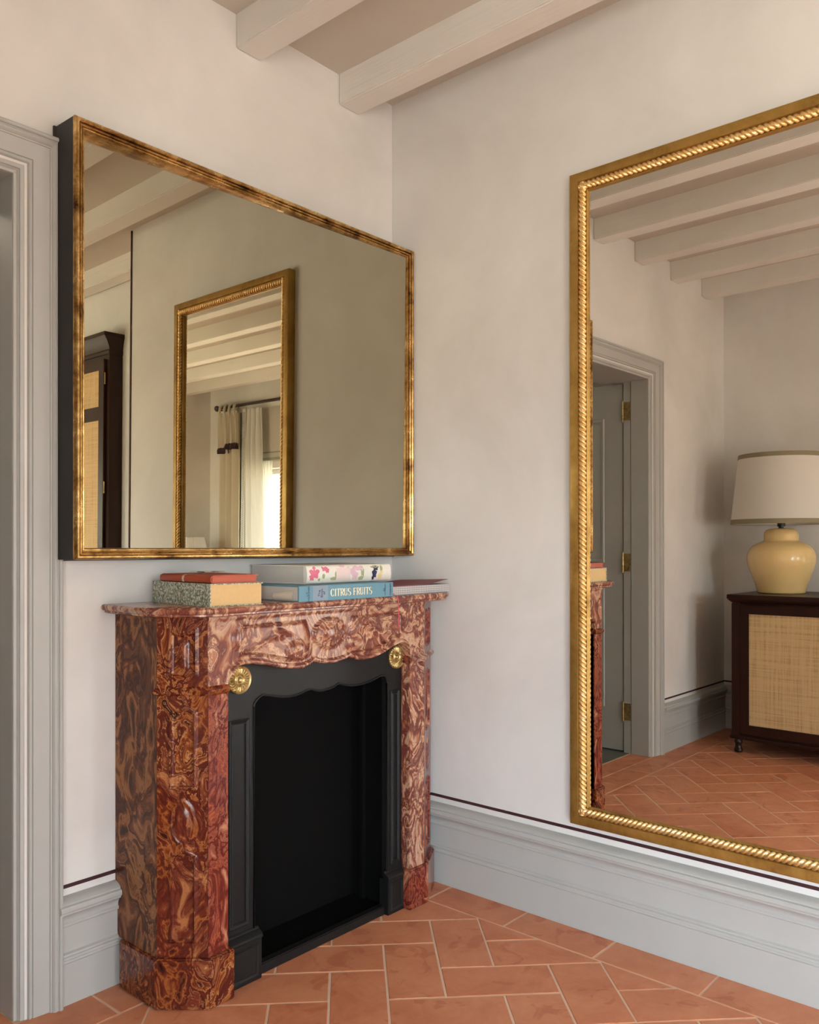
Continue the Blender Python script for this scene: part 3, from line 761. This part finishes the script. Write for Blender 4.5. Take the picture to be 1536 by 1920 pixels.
# panels on the iron stiles
for (u0, u1) in ((-.958, -.889), (-.306, -.262)):
    MB().sweep([(0, 0), (0, -.003), (.003, -.005), (.006, -.003), (.009, -.0008), (.012, -.0035), (.014, -.0035), (.0145, 0)], [(u0, .155, 1, 1), (u0, .727, 1, -1), (u1, .727, -1, -1), (u1, .155, -1, 1)], lambda a, b, d: (a, FY + d, b), True).build('stile_panel', M['black'], ins, smooth=radians(30))
for (u0, u1) in ((-.982, -.859), (-.337, -.253)):
    pb = MB().box(u0, u1, FY - .020, FY + .02, 0, .115)
    pb.sweep([(0, -.0005), (.003, -.004), (.010, -.001), (.012, .004)], [(u0 + .012, .012, 1, 1), (u0 + .012, .104, 1, -1), (u1 - .012, .104, -1, -1), (u1 - .012, .012, -1, 1)], lambda a, b, d: (a, FY - .020 + d, b), True)
    po = pb.build('plinth_block', M['black'], ins, bevel=.0015)
    cap = MB()
    pr_ = [(0, .113), (.020, .113), (.0235, .118), (.0225, .124), (.015, .130), (.006, .134), (.0035, .138), (0, .140)]
    vs = [(x_, FY - d_, z_) for x_ in (u0 - .001, u1 + .001) for d_, z_ in pr_]; n = len(pr_)
    cap.add(vs, [(k, k + 1, n + k + 1, n + k) for k in range(n - 1)] + [tuple(range(n)), tuple(range(n, 2 * n))[::-1]])
    cap.build('plinth_cap', M['black'], ins, smooth=radians(30))
# brass rosettes
for cx_ in (-.924, -.278):
    m = MB(); R_ = .0385
    def rz(r, a):
        s = r / R_
        h = .004 + .004 * math.exp(-((s - .96) / .05) ** 2) + .0035 * math.exp(-((s - .38) / .05) ** 2) + .008 * ss(.26, .10, s)
        if .42 < s < .9: h += .0042 * abs(cos(11 * a + 1.5 * s)) * ss(.42, .5, s) * ss(.9, .82, s)
        return h
    m.grid(144, 34, lambda i, j: (cx_ + R_ * (1 - j * .999) * cos(2 * pi * i), FY - rz(R_ * (1 - j * .999), 2 * pi * i), .836 + R_ * (1 - j * .999) * sin(2 * pi * i)), True)
    m.lathe([(R_, 0), (R_, -.0055)], (cx_, FY, .836), 48, 'y', False)
    m.build('rosette', M['brass'], ins, smooth=radians(50), label='round brass rosette with radiating ribs')
# firebox
fb = MB(); yb = -.105
fb.box(-.90, -.30, yb, yb + .01, .02, .90).box(-.90, -.878, -.246, yb, .02, .90).box(-.316, -.30, -.246, yb, .02, .90).box(-.90, -.30, -.246, yb, .88, .90).box(-.90, -.30, -.246, yb, .002, .02)
fb.box(-.33, -.316, -.165, -.150, .02, .87)
fb.build('firebox', M['soot'], fp)
MB().box(-.859, -.337, FY - .006, FY + .022, 0.0, .030).build('hearth_bar', M['black'], fp, bevel=.003)

# ------------------------------------------------------------------ books on the mantel shelf
ZM = ZSH1 + .0003
def place(o, loc, rot): o.location = loc; o.rotation_euler = (0, 0, radians(rot)); return o
class Book:
    def __init__(s, name, label, cat, x, y, z, rot, group=None):
        s.T = Matrix.Translation((x, y, z)) @ Matrix.Rotation(radians(rot), 4, 'Z')
        s.e = empty(name, (x, y, z), label, cat, group); s.e.rotation_euler = (0, 0, radians(rot))
    def part(s, mb, name, mat, parent=None, **kw):
        o = mb.build(name, mat, None, **kw); o.parent = parent or s.e; return o
# patterned book box with kraft front
bx = Book('keepsake_box', 'leafy-print keepsake box with plain kraft front under the rust leather notebook', 'box', -1.060, -.326, ZM, -4)
w_, d_, h_ = .164, .300, .0595; t_ = .0025
m = MB().box(0, w_, 0, d_, 0, t_).box(0, w_, 0, d_, h_ - t_, h_).box(0, t_, 0, d_, t_, h_ - t_)
bx.part(m, 'cover', M['print'], label='green and cream leaf-printed cover')
bx.part(MB().box(t_, w_ - .003, .002, d_ - .003, t_, h_ - t_), 'tray', M['kraft'], bevel=.0008, label='plain kraft board tray')
# rust leather notebook
nb = Book('notebook', 'rust red leather notebook with a cream band lying on the keepsake box', 'notebook', -1.052, -.316, ZM + h_ + .0003, -3)
w2, d2, h2 = .150, .255, .0215
pts = [(w2, 0), (w2, .0035), (.012, .0035)]
cov = MB()
sec = [(w2, 0), (.008, 0), (.002, .003), (0, .010), (.002, .018), (.010, h2), (w2 + .001, h2 + .0005), (w2 + .001, h2 - .003), (.011, h2 - .003), (.004, .015), (.003, .010), (.004, .006), (.009, .003), (w2, .003)]
sec = sec[::-1]
cov.prism(sec, lambda u, v, k: (u + (0 if k == 0 else 0), (0, d2)[k], v))
nb.part(cov, 'cover', M['rust'], bevel=.0006)
fl = MB().grid(10, 12, lambda i, j: (.012 + (w2 - .014) * i, -.0012 + .0 * j, .004 + (h2 - .0085) * j))
nb.part(MB().box(.006, w2 - .004, .0015, d2 - .002, .0032, h2 - .0032), 'pages', M['rust'], bevel=.001)
bn = MB()
def band_pt(t, y):
    P_ = [(w2 * .99, h2 + .0012), (.012, h2 + .0012), (.0015, .0185), (-.0012, .010), (.001, .002)]
    k = min(int(t * 4), 3); f_ = t * 4 - k; a, b = P_[k], P_[k + 1]; return (a[0] + (b[0] - a[0]) * f_, y, a[1] + (b[1] - a[1]) * f_)
bn.grid(24, 1, lambda i, j: band_pt(.12 + .88 * i, .128 + .010 * j - .02 * (1 - i) * 0))
nb.part(bn, 'band', M['cream'], label='cream fabric band')
rb = MB(); rb.grid(16, 2, lambda i, j: (.055 + .075 * i, .175 + .018 * j - .05 * i, h2 + .0025 + .0045 * abs(sin(7 * i + j))))
nb.part(rb, 'ribbon_tie', M['cream'], label='loose cream ribbon tie', smooth=True)
# blue citrus book
cb = Book('book', 'large sky blue book titled Citrus Fruits, lower of the two stacked books', 'book', -.778, -.350, ZM, -.6)
w3, d3, h3 = .392, .275, .0445
m = MB().box(0, w3, 0, .004, 0, h3).box(0, w3, .004, d3, h3 - .003, h3).box(0, w3, .004, d3, 0, .003)
cb.part(m, 'cover', M['blue'], bevel=.0008)
cb.part(MB().box(.004, w3 - .004, .004, d3 - .005, .003, h3 - .003), 'pages', M['page'])
cb.part(MB().box(.052, .112, -.0004, .0005, .0006, h3 - .0006), 'spine_patch', M['mauve'])
m = MB(); m.grid(8, 8, lambda i, j: (-.001 - .009 * sin(pi * i) ** .6, .018 + .085 * j, .002 + .030 * i * (1 - .25 * j)))
cb.part(m, 'paper_flap', M['cream'], smooth=True, label='folded cream paper flap')
# title lettering built from strokes, on a 6 x 10 cell
GL = {
 'C': ([(5.2, 7.6, 5.2, 9.6, .5), (5.2, .6, 5.2, 2.2, .4)], [(3.1, 5, 2.7, 4.9, 40, 320)]),
 'I': ([(1.5, 0, 1.5, 10, 1.5), (.4, .25, 2.6, .25, .5), (.4, 9.75, 2.6, 9.75, .5)], []),
 'T': ([(3, 0, 3, 10, 1.5), (0, 9.7, 6, 9.7, .6), (1.9, .25, 4.1, .25, .5), (.2, 7.9, .2, 9.7, .5), (5.8, 7.9, 5.8, 9.7, .5)], []),
 'R': ([(1.3, 0, 1.3, 10, 1.5), (.2, .25, 2.5, .25, .5), (.3, 9.75, 3.2, 9.75, .5), (1.4, 4.8, 3.4, 4.8, .5), (3.1, 4.8, 5.6, .2, 1.3)], [(3.1, 7.3, 2.1, 2.5, -90, 90)]),
 'U': ([(1.2, 2.6, 1.2, 10, 1.5), (5, 2.6, 5, 10, .7), (.1, 9.75, 2.4, 9.75, .5), (4, 9.75, 6, 9.75, .5)], [(3.1, 2.8, 1.95, 2.7, 180, 360)]),
 'S': ([(4.9, 7.7, 4.9, 9.6, .4), (.7, .5, .7, 2.5, .4)], [(2.8, 7.4, 2.0, 2.4, 60, 270), (2.8, 2.6, 2.1, 2.5, -120, 90)]),
 'F': ([(1.3, 0, 1.3, 10, 1.5), (.2, .25, 2.6, .25, .5), (.3, 9.7, 5.3, 9.7, .6), (5.2, 8, 5.2, 9.7, .4), (1.4, 5.1, 4, 5.1, .5), (4, 4.2, 4, 6, .4)], [])}
ADV = {'C': 6.6, 'I': 3.6, 'T': 6.4, 'R': 6.4, 'U': 6.9, 'S': 6.1, 'F': 6.0, ' ': 3.6}
def glyphs(txt, x0, z0, sx, sz, yf):
    m = MB(); cx = 0
    for ch in txt:
        st, ar = GL.get(ch, ([], []))
        for (a, b, c, d, t) in st:
            dx, dz = (c - a) * sx, (d - b) * sz; L = math.hypot(dx, dz); nx, nz = -dz / L * t * sx / 2, dx / L * t * sx / 2
            q = [(a * sx + nx, b * sz + nz), (a * sx - nx, b * sz - nz), (c * sx - nx, d * sz - nz), (c * sx + nx, d * sz + nz)]
            m.add([(x0 + cx * sx + u, y_, z0 + v) for y_ in (yf, yf + .0006) for u, v in q], [(0, 1, 2, 3), (7, 6, 5, 4), (0, 4, 5, 1), (1, 5, 6, 2), (2, 6, 7, 3), (3, 7, 4, 0)])
        for (ax_, az_, rx_, rz_, t0, t1) in ar:
            nseg = 14; vs = []
            for k in range(nseg + 1):
                an = radians(t0 + (t1 - t0) * k / nseg); th = (1.4 * abs(cos(an)) + .45) / 2
                for s_ in (-1, 1):
                    vs.append((x0 + (cx + ax_ + (rx_ + s_ * th) * cos(an)) * sx, yf, z0 + (az_ + (rz_ + s_ * th * .8) * sin(an)) * sz))
            m.add(vs, [(2 * k, 2 * k + 1, 2 * k + 3, 2 * k + 2) for k in range(nseg)])
        cx += ADV[ch]
    return m
cb.part(glyphs('CITRUS FRUITS', .122, .0115, .00232, .00215, -.0012), 'title', M['titlegold'], weld=False)
def small_text(book, txt, x, z, size, rot, mat, parent=None, sx=1):
    cu = bpy.data.curves.new('t', 'FONT'); cu.body = txt; cu.size = size; cu.align_x = 'CENTER'; cu.align_y = 'CENTER'; cu.extrude = .0002; cu.space_line = .8
    tmp = bpy.data.objects.new('t', cu); me = bpy.data.meshes.new_from_object(tmp); bpy.data.objects.remove(tmp)
    me.materials.clear(); me.materials.append(mat)
    me.transform(Matrix.Translation((x, -.0009, z)) @ Matrix.Rotation(radians(90), 4, 'X') @ Matrix.Rotation(radians(rot), 4, 'Z'))
    o = bpy.data.objects.new('lettering', me); COL.objects.link(o); o.parent = book.e; return o
small_text(cb, 'J. C.\nVOLKAMER', .034, .022, .0085, 90, M['navy'])
small_text(cb, 'The\nBook\nof', .087, .022, .012, 90, M['navy'])
small_text(cb, 'IRIS\nLAUTERBACH', .352, .022, .006, 90, M['navy'])
small_text(cb, 'TASCHEN', .379, .022, .009, 90, M['navy'])
# floral book on top
fbk = Book('book', 'thick white book with a rose and iris flower spine, lying on the blue book', 'book', -.676, -.272, ZM + h3 + .0003, 1.0)
w4, d4, h4 = .378, .262, .0555
m = MB(); cy = [( .012 - .012 * cos(pi * k / 10) if False else .010 * (1 - sin(pi * k / 10)), h4 * (.5 - .5 * cos(pi * k / 10))) for k in range(11)]
n = len(cy)
m.prism([(y_, z_) for y_, z_ in cy] + [(.016, h4), (.016, 0)], lambda u, v, k: ((0, w4)[k], u, v))
m.box(0, w4, .014, d4, h4 - .003, h4).box(0, w4, .014, d4, 0, .003)
fbk.part(m, 'cover', M['flowerbase'], smooth=radians(35))
fbk.part(MB().box(.004, w4 - .004, .0165, d4 - .005, .003, h4 - .003), 'pages', M['page'])
def spine_y(z):
    z = max(0, min(h4, z)); a = math.acos(max(-1, min(1, 1 - 2 * z / h4))); return .010 * (1 - sin(a)) - .0006
def blob(mb, x, z, rx, rz, n=12, wob=0., ph=0.):
    vs = [(x, spine_y(z), z)] + [(x + rx * (1 + wob * sin(5 * 2 * pi * k / n + ph)) * cos(2 * pi * k / n), spine_y(z + rz * sin(2 * pi * k / n)), max(.001, min(h4 - .001, z + rz * (1 + wob * sin(5 * 2 * pi * k / n + ph)) * sin(2 * pi * k / n)))) for k in range(n)]
    mb.add(vs, [(0, 1 + k, 1 + (k + 1) % n) for k in range(n)])
def P_(nm, mat, lst, **kw):
    for a in lst:
        m = MB(); blob(m, *a, **kw); fbk.part(m, nm, M[mat], weld=False)
P_('printed_flower', 'flower1', [(.030, .033, .019, .017), (.072, .046, .010, .009), (.084, .040, .008, .008), (.020, .020, .010, .010)], n=30, wob=.18)
P_('printed_petal', 'flower3', [(.190, .040, .018, .016), (.205, .022, .014, .014), (.222, .046, .016, .010), (.150, .051, .012, .004)], n=30, wob=.15)
P_('printed_leaf', 'flower2', [(.068, .022, .006, .008), (.050, .012, .005, .004), (.112, .014, .016, .005), (.240, .030, .007, .020), (.232, .012, .012, .006), (.300, .047, .022, .004), (.330, .040, .006, .012), (.120, .026, .004, .010)], n=16, wob=.1)
P_('printed_iris', 'navy', [(.296, .026, .011, .014), (.304, .042, .010, .007), (.290, .012, .006, .007)], n=20, wob=.2)
P_('printed_yellow', 'flower4', [(.322, .018, .010, .009), (.332, .030, .005, .006)], n=20, wob=.15)
fbk.part(MB().grid(4, 6, lambda i, j: (.122 + .062 * i, spine_y(.008 + .038 * j) - .0006, .008 + .038 * j)), 'spine_label', mat_simple('blush_label', (.78, .62, .58), .5))
# plaid notebook with maroon cover
pn = Book('notebook', 'grey plaid notebook with a curling maroon cover at the right end of the mantel', 'notebook', -.383, -.334, ZM, 1.5)
w5, d5, h5 = .318, .21, .0285
pn.part(MB().box(.0, w5, 0, d5, .0, h5), 'body', M['plaid'], bevel=.002, label='grey and white plaid cloth body')
m = MB()
def cv(i, j, t):
    x = .0 + (w5 - .012) * i; return (x, -.004 + (d5 + .006) * j, h5 + .0006 + .0155 * ss(.55, 1.05, i) * (1 - .5 * j) + t)
m.grid(24, 6, lambda i, j: cv(i, j, 0)); m.grid(24, 6, lambda i, j: cv(i, j, .0022 * (1 - i * .6)))
m.grid(24, 1, lambda i, j: cv(i, 0, .0022 * (1 - i * .6) * j)); m.grid(1, 6, lambda i, j: cv(1, j, .0009 * i))
pn.part(m, 'soft_cover', M['maroon'], smooth=radians(40), label='soft maroon cover curling up at its end')
m = MB(); m.box(.0055, .012, -.002, -.0005, .001, h5 - .001)
pn.part(m, 'binding_edge', M['ribbon'])
rbp = [(.0095, -.003, .012), (.0100, -.012, .004), (.0108, -.024, .0015), (.0110, -.0285, -.008), (.0105, -.0295, -.022), (.013, -.028, -.045), (.017, -.027, -.065), (.014, -.027, -.085), (.019, -.0265, -.102)]
m = MB()
vs = []
for (x_, y_, z_) in rbp: vs += [(x_ - .0022, y_, z_), (x_ + .0022, y_, z_), (x_ + .0022, y_ + .0005, z_), (x_ - .0022, y_ + .0005, z_)]
m.add(vs, [(4 * i + k, 4 * i + (k + 1) % 4, 4 * i + 4 + (k + 1) % 4, 4 * i + 4 + k) for i in range(len(rbp) - 1) for k in range(4)])
pn.part(m, 'bookmark_ribbon', M['ribbon'], smooth=True, label='crimson ribbon hanging over the shelf edge')

# ------------------------------------------------------------------ cane-front cabinet and lamp (seen in the tall mirror)
cab = empty('cabinet', (-2.88, -.84, 0), 'low dark wood cabinet with woven raffia doors under the yellow lamp', 'cabinet')
FX = -2.605; cy0, cy1 = -.292, -1.40; cb0 = XC + .04
MB().box(cb0, FX - .003, cy1, cy0, .085, .868).build('body', M['wood'], cab, bevel=.003)
m = MB()
tp = [(.0, .868), (.006, .872), (.014, .880), (.020, .886), (.020, .889), (.025, .892), (.025, .913), (.022, .9155)]
path = [(FX, cy0, 1, 1), (FX, cy1, 1, -1), (cb0, cy1, 0, -1), (cb0, cy0, 0, 1)]
vs = [(a + na * w_, b + nb_ * w_, z_) for (a, b, na, nb_) in path for (w_, z_) in tp]; n = len(tp)
m.add(vs, [(i * n + k, ((i + 1) % 4) * n + k, ((i + 1) % 4) * n + k + 1, i * n + k + 1) for i in range(4) for k in range(n - 1)] + [tuple(i * n + n - 1 for i in range(4))])
m.build('cabinet_top', M['wood'], cab, smooth=radians(30))
m = MB(); m.box(cb0, FX + .016, cy1 - .010, cy0 + .014, .078, .098); m.build('plinth_moulding', M['wood'], cab, bevel=.005)
def cane_door(parent, P, u0, u1, v0, v1, st, rails, name='door', cane='cane'):
    f = MB(); f.box(u0, u0 + st, 0, .02, v0, v1, P).box(u1 - st, u1, 0, .02, v0, v1, P)
    zs = [v0] + [z for r in rails for z in r] + [v1]
    spans = []
    f.box(u0 + st, u1 - st, 0, .02, v0, v0 + st, P).box(u0 + st, u1 - st, 0, .02, v1 - st, v1, P)
    edges_ = [v0 + st]
    for (r0, r1) in rails: f.box(u0 + st, u1 - st, 0, .02, r0, r1, P); edges_ += [r0, r1]
    edges_.append(v1 - st)
    d = f.build(name, M['wood'], parent, bevel=.002)
    for a, b in zip(edges_[::2], edges_[1::2]):
        MB().box(u0 + st - .001, u1 - st + .001, .006, .011, a, b, P).build('raffia_panel', M[cane], d)
    return d
CT = lambda u, d, v: (FX - .003 + d, u, v)
mid = (cy0 + cy1) / 2
for (u0, u1) in ((mid + .002, cy0 - .045), (cy1 + .045, mid - .002)):
    d = cane_door(cab, CT, u0, u1, .115, .858, .052, [])
    kn = (u0 + .028) if u0 > mid else (u1 - .028)
    MB().lathe([(.004, 0), (.004, .012), (.010, .016), (.011, .022), (.006, .027), (.001, .028)], (FX + .014, kn, .50), 14, 'x').build('knob', M['brass'], d, smooth=True)
for yy in (cy0, cy1 + .045): MB().box(FX - .003, FX + .019, yy - .045, yy, .098, .868).build('corner_post', M['wood'], cab, bevel=.003)
for xx in (FX - .012, cb0 + .03):
    for yy in (cy0 - .028, cy1 + .028):
        MB().lathe([(.017, 0), (.024, .004), (.026, .014), (.022, .024), (.018, .030), (.018, .052), (.023, .058), (.023, .066), (.019, .072), (.019, .080)], (xx, yy, 0), 20).build('leg', M['wood'], cab, smooth=radians(50))
lx, ly, lz = -2.92, -.462, .9160
lamp = empty('table_lamp', (lx, ly, lz), 'mustard yellow ceramic jar lamp with cream drum shade on the raffia cabinet', 'lamp')
MB().lathe([(.118, 0), (.132, .001), (.136, .006), (.137, .014), (.148, .055), (.166, .105), (.184, .155), (.192, .195), (.192, .222), (.184, .250), (.165, .277), (.135, .297), (.108, .307), (.098, .312), (.096, .318), (.097, .345), (.094, .362), (.084, .375), (.065, .382), (.03, .386), (.001, .387)], (lx, ly, lz + .0003), 56).build('base', M['glaze'], lamp, smooth=radians(60))
MB().lathe([(.014, .385), (.014, .395), (.022, .397), (.022, .44), (.012, .442), (.012, .50), (.001, .50)], (lx, ly, lz), 20).build('lamp_holder', M['dark'], lamp, smooth=radians(40))
z0s, z1s = .412, .822; RB, RT_ = .283, .238
sh = MB().lathe([(RB, z0s), (RT_, z1s), (RT_ - .003, z1s), (RB - .003, z0s), (RB, z0s)], (lx, ly, lz), 72, cap=False).build('lamp_shade', M['linen'], lamp, smooth=radians(30))
def rad(z): return RB + (RT_ - RB) * (z - z0s) / (z1s - z0s)
for (a, b) in ((z0s - .002, z0s + .026), (z1s - .024, z1s + .002)):
    MB().lathe([(rad(a), a), (rad(a) + .002, a), (rad(b) + .002, b), (rad(b), b)], (lx, ly, lz), 72, cap=False).build('braid', M['braid'], sh, smooth=radians(30))
sf = MB()
for k in range(3):
    a = 2 * pi * k / 3; sf.tube([(lx, ly, lz + .49), (lx + rad(.49) * .98 * cos(a), ly + rad(.49) * .98 * sin(a), lz + .49)], .002, 6)
sf.build('shade_ring', M['brass'], lamp)
MB().lathe([(.012, .50), (.02, .515), (.03, .545), (.03, .565), (.018, .585), (.001, .592)], (lx, ly, lz), 20).build('bulb', M['white'], lamp, smooth=True)

# ------------------------------------------------------------------ wardrobe in the recess
WX = .200; wy0, wy1 = -2.79, -3.94
wd = empty('wardrobe', (.23, (wy0 + wy1) / 2, 0), 'tall dark mahogany wardrobe with raffia door panels in the wall recess', 'wardrobe')
MB().box(WX, XR - .001, wy1, wy0, 0, 2.36).build('body', M['wood'], wd, bevel=.003)
m = MB(); n = 9
cp = [(0, 2.325), (.006, 2.33), (.008, 2.345), (.004, 2.355), (.010, 2.375), (.022, 2.400), (.040, 2.425), (.046, 2.430), (.046, 2.452)]
path = [(XR - .001, wy0, 0, .45), (WX, wy0, -1, .45), (WX, wy1, -1, -.45), (XR - .001, wy1, 0, -.45)]
vs = [(a + na * w_, b + nb_ * w_, z_) for (a, b, na, nb_) in path for (w_, z_) in cp]
m.add(vs, [(i * n + k, ((i + 1) % 4) * n + k, ((i + 1) % 4) * n + k + 1, i * n + k + 1) for i in range(4) for k in range(n - 1)] + [tuple(i * n + n - 1 for i in range(4))])
m.build('cornice', M['wood'], wd, smooth=radians(25))
WT = lambda u, d, v: (WX + .001 - d, u, v)
wm = (wy0 + wy1) / 2
for (u0, u1) in ((wm + .003, wy0 - .038), (wy1 + .038, wm - .003)):
    d = cane_door(wd, WT, u0, u1, .12, 2.30, .062, [(1.932, 2.014)])
    kn = (u0 + .03) if u0 > wm else (u1 - .03)
    MB().lathe([(.004, 0), (.004, -.012), (.010, -.016), (.011, -.022), (.006, -.027), (.001, -.028)], (WX - .016, kn, 1.1), 14, 'x').build('knob', M['brass'], d, smooth=True)
    hy_ = (u1 + .006) if u0 > wm else (u0 - .006)
    for hz in (.4, 1.52, 2.18): MB().tube([(WX - .014, hy_, hz - .035), (WX - .014, hy_, hz + .035)], .004, 10).build('hinge', M['brass'], d, smooth=True)

# ------------------------------------------------------------------ curtains, rod, blinds on the windows
def curtain_grid(mb, xc, ya, yb, z0, z1, folds, amp, th=.0, top_gather=1., flare=None, nz=24, ph=0.):
    nu = folds * 12
    def P(i, j):
        z = z0 + (z1 - z0) * j
        a, b = ya, yb
        if flare: b = yb + flare * (1 - j)
        y = a + (b - a) * i
        am = amp * (1 - .45 * ss(.85, 1, j))
        return (xc + am * sin(2 * pi * folds * i + ph + .35 * sin(3 * j)) + th, y + .006 * sin(4 * pi * folds * i + 2 * j), z)
    mb.grid(nu, nz, P); return mb
def window_dressing(yo, sgn, main):
    """yo: outer end of rod; sgn: direction along y towards the window's middle"""
    XR_ = XC + .105; zr = 2.605
    Y = lambda t: yo + sgn * t
    g_ = 'curtain panels at the tall windows'
    lab = 'outer' if main else 'inner'
    c = empty('curtain', (XR_, Y(.2), 0), ('cream tie-top curtain with dark purple band hanging at the far corner window' if main else 'cream curtain with dark purple band beside the nearer window'), 'curtain', None)
    m = curtain_grid(MB(), XR_ - .005, Y(.075), Y(.405), .02, 2.53, 3, .035)
    m.build('drape', M['curtain'], c, smooth=True)
    m = curtain_grid(MB(), XR_ + .024, Y(.075), Y(.24), 2.165, 2.545, 2, .030); m = curtain_grid(m, XR_ + .030, Y(.23), Y(.42), 2.205, 2.55, 2, .034, ph=1.)
    m.build('overlay', M['curtain'], c, smooth=True)
    m = curtain_grid(MB(), XR_ + .027, Y(.070), Y(.245), 2.105, 2.172, 2, .032, nz=2); m = curtain_grid(m, XR_ + .033, Y(.225), Y(.425), 2.143, 2.212, 2, .036, ph=1., nz=2)
    m.build('purple_band', M['purple'], c, smooth=True, label='dark purple border band')
    for k in range(4):
        y = Y(.09 + .085 * k); m = MB()
        for s_ in (-1, 1):
            m.tube([(XR_ - .02, y, 2.515), (XR_ - .024, y + s_ * .008, 2.60), (XR_, y + s_ * .012, 2.632), (XR_ + .024, y + s_ * .010, 2.605), (XR_ + .034, y + s_ * .004, 2.545), (XR_ + .036, y + s_ * .018, 2.49)], [.008, .009, .010, .011, .013, .005], 8)
        m.build('tie', M['curtain'], c, smooth=True)
    c2 = empty('curtain', (XR_, Y(.65), 0), ('cream lining curtain with lattice-braid edge glowing against the far corner window' if main else 'cream lining curtain beside the nearer window'), 'curtain', None)
    m = curtain_grid(MB(), XR_, Y(.535), Y(.775), .02, 2.55, 3, .026, flare=sgn * .11)
    m.build('drape', M['curtain2'], c2, smooth=True)
    m = MB()
    m.grid(3, 20, lambda i, j: (XR_ + .030, Y(.455 + .045 * (j) + .075 * i * (1 - .25 * j)), .02 + 2.53 * j))
    m.build('leading_edge', M['curtain2'], c2, smooth=True)
    lt = MB()
    for k in range(130):
        z = .05 + k * .019; j = (z - .02) / 2.53
        ya_ = .455 + .045 * j; yb_ = ya_ + .050
        for (p, r) in ((ya_ + .004, yb_), (yb_, ya_ + .004)):
            lt.tube([(XR_ + .032, Y(p), z), (XR_ + .032, Y(r), z + .019)], .0022, 4, False)
    lt.build('lattice_braid', M['green'], c2, kind='stuff')
    MB().grid(2, 20, lambda i, j: (XR_ + .012, Y(.425 + .028 * i + .01 * j), .02 + 2.5 * j)).build('dark_gap_strip', M['dark'], c2)  # dark strip put in for the shaded gap between the two curtain panels
    if main:
        s_ = empty('sheer_curtain', (XR_ - .04, Y(.95), 0), 'white sheer curtain drawn over the far corner window', 'curtain')
        curtain_grid(MB(), XR_ - .045, Y(.58), Y(.90), .02, 2.0, 6, .012).build('drape', M['sheer'], s_, smooth=True)
a, b = WIN[0]
window_dressing(-5.775, 1, True)
window_dressing(WIN[1][1] + .42, -1, False)
rods = [(-5.775, -3.62, 'dark curtain rod with round finial over the far corner window'), (-3.50, -1.76, 'dark curtain rod over the nearer window behind the camera')]
for (p, r, lb) in rods:
    rd = empty('curtain_rod', (XC + .105, (p + r) / 2, 2.605), lb, 'curtain rod')
    MB().tube([(XC + .105, p, 2.605), (XC + .105, r, 2.605)], .016, 16).build('pole', M['dark'], rd, smooth=True)
    for yy in (p, r):
        MB().lathe([(.003, -.03), (.022, -.022), (.032, -.004), (.030, .010), (.018, .024), (.003, .03)], (XC + .105, yy, 2.605), 20, 'y').build('finial', M['dark'], rd, smooth=True)
    for yy in (p + .045, r - .045):
        MB().box(XC, XC + .10, yy - .008, yy + .008, 2.58, 2.592).box(XC, XC + .008, yy - .02, yy + .02, 2.54, 2.64).build('bracket', M['dark'], rd, bevel=.002)
for (a, b), lb in zip(WIN, ('pale linen roman blind with two grey-green stripes over the far corner window', 'pale linen roman blind over the nearer window')):
    bl = empty('roman_blind', (XC + .02, (a + b) / 2, 1.99), lb, 'blind')
    MB().box(XC + .001, XC + .012, a - .10, b + .10, 2.0, 2.56).build('blind_cloth', M['blind'], bl)
    MB().box(XC + .012, XC + .016, a - .10, b + .10, 2.085, 2.098).box(XC + .012, XC + .016, a - .10, b + .10, 2.012, 2.038).build('blind_stripe', M['green'], bl)
# side table with pleated lamp in the far corner (seen twice reflected)
tx, ty = -2.685, -5.68
stb = empty('side_table', (tx, ty, 0), 'round dark wood side table in the far corner under the pleated lamp', 'table')
MB().lathe([(.20, 0), (.22, .004), (.22, .022), (.20, .028)], (tx, ty, .60), 48).build('table_top', M['wood'], stb, smooth=radians(40))
MB().lathe([(.03, .03), (.022, .08), (.018, .2), (.026, .30), (.018, .40), (.022, .55), (.05, .60)], (tx, ty, 0), 20).build('stem', M['wood'], stb, smooth=True)
MB().lathe([(.14, 0), (.15, .01), (.12, .022), (.03, .035)], (tx, ty, 0), 32).build('foot', M['wood'], stb, smooth=True)
pl = empty('table_lamp', (tx, ty, .628), 'small lamp with white pleated shade in the far corner beside the curtains', 'lamp')
MB().lathe([(.06, 0), (.065, .004), (.06, .012), (.025, .02), (.02, .06), (.045, .11), (.05, .16), (.03, .21), (.012, .24), (.012, .34)], (tx, ty, .6283), 32).build('base', M['white'], pl, smooth=True)
m = MB()
m.grid(240, 1, lambda i, j: (tx + (.245 - .075 * j + .004 * sin(2 * pi * 60 * i)) * cos(2 * pi * i), ty + (.245 - .075 * j + .004 * sin(2 * pi * 60 * i)) * sin(2 * pi * i), .94 + .265 * j), True)
m.build('lamp_shade', M['pleat'], pl, smooth=radians(80))
print('tiles', ntile)
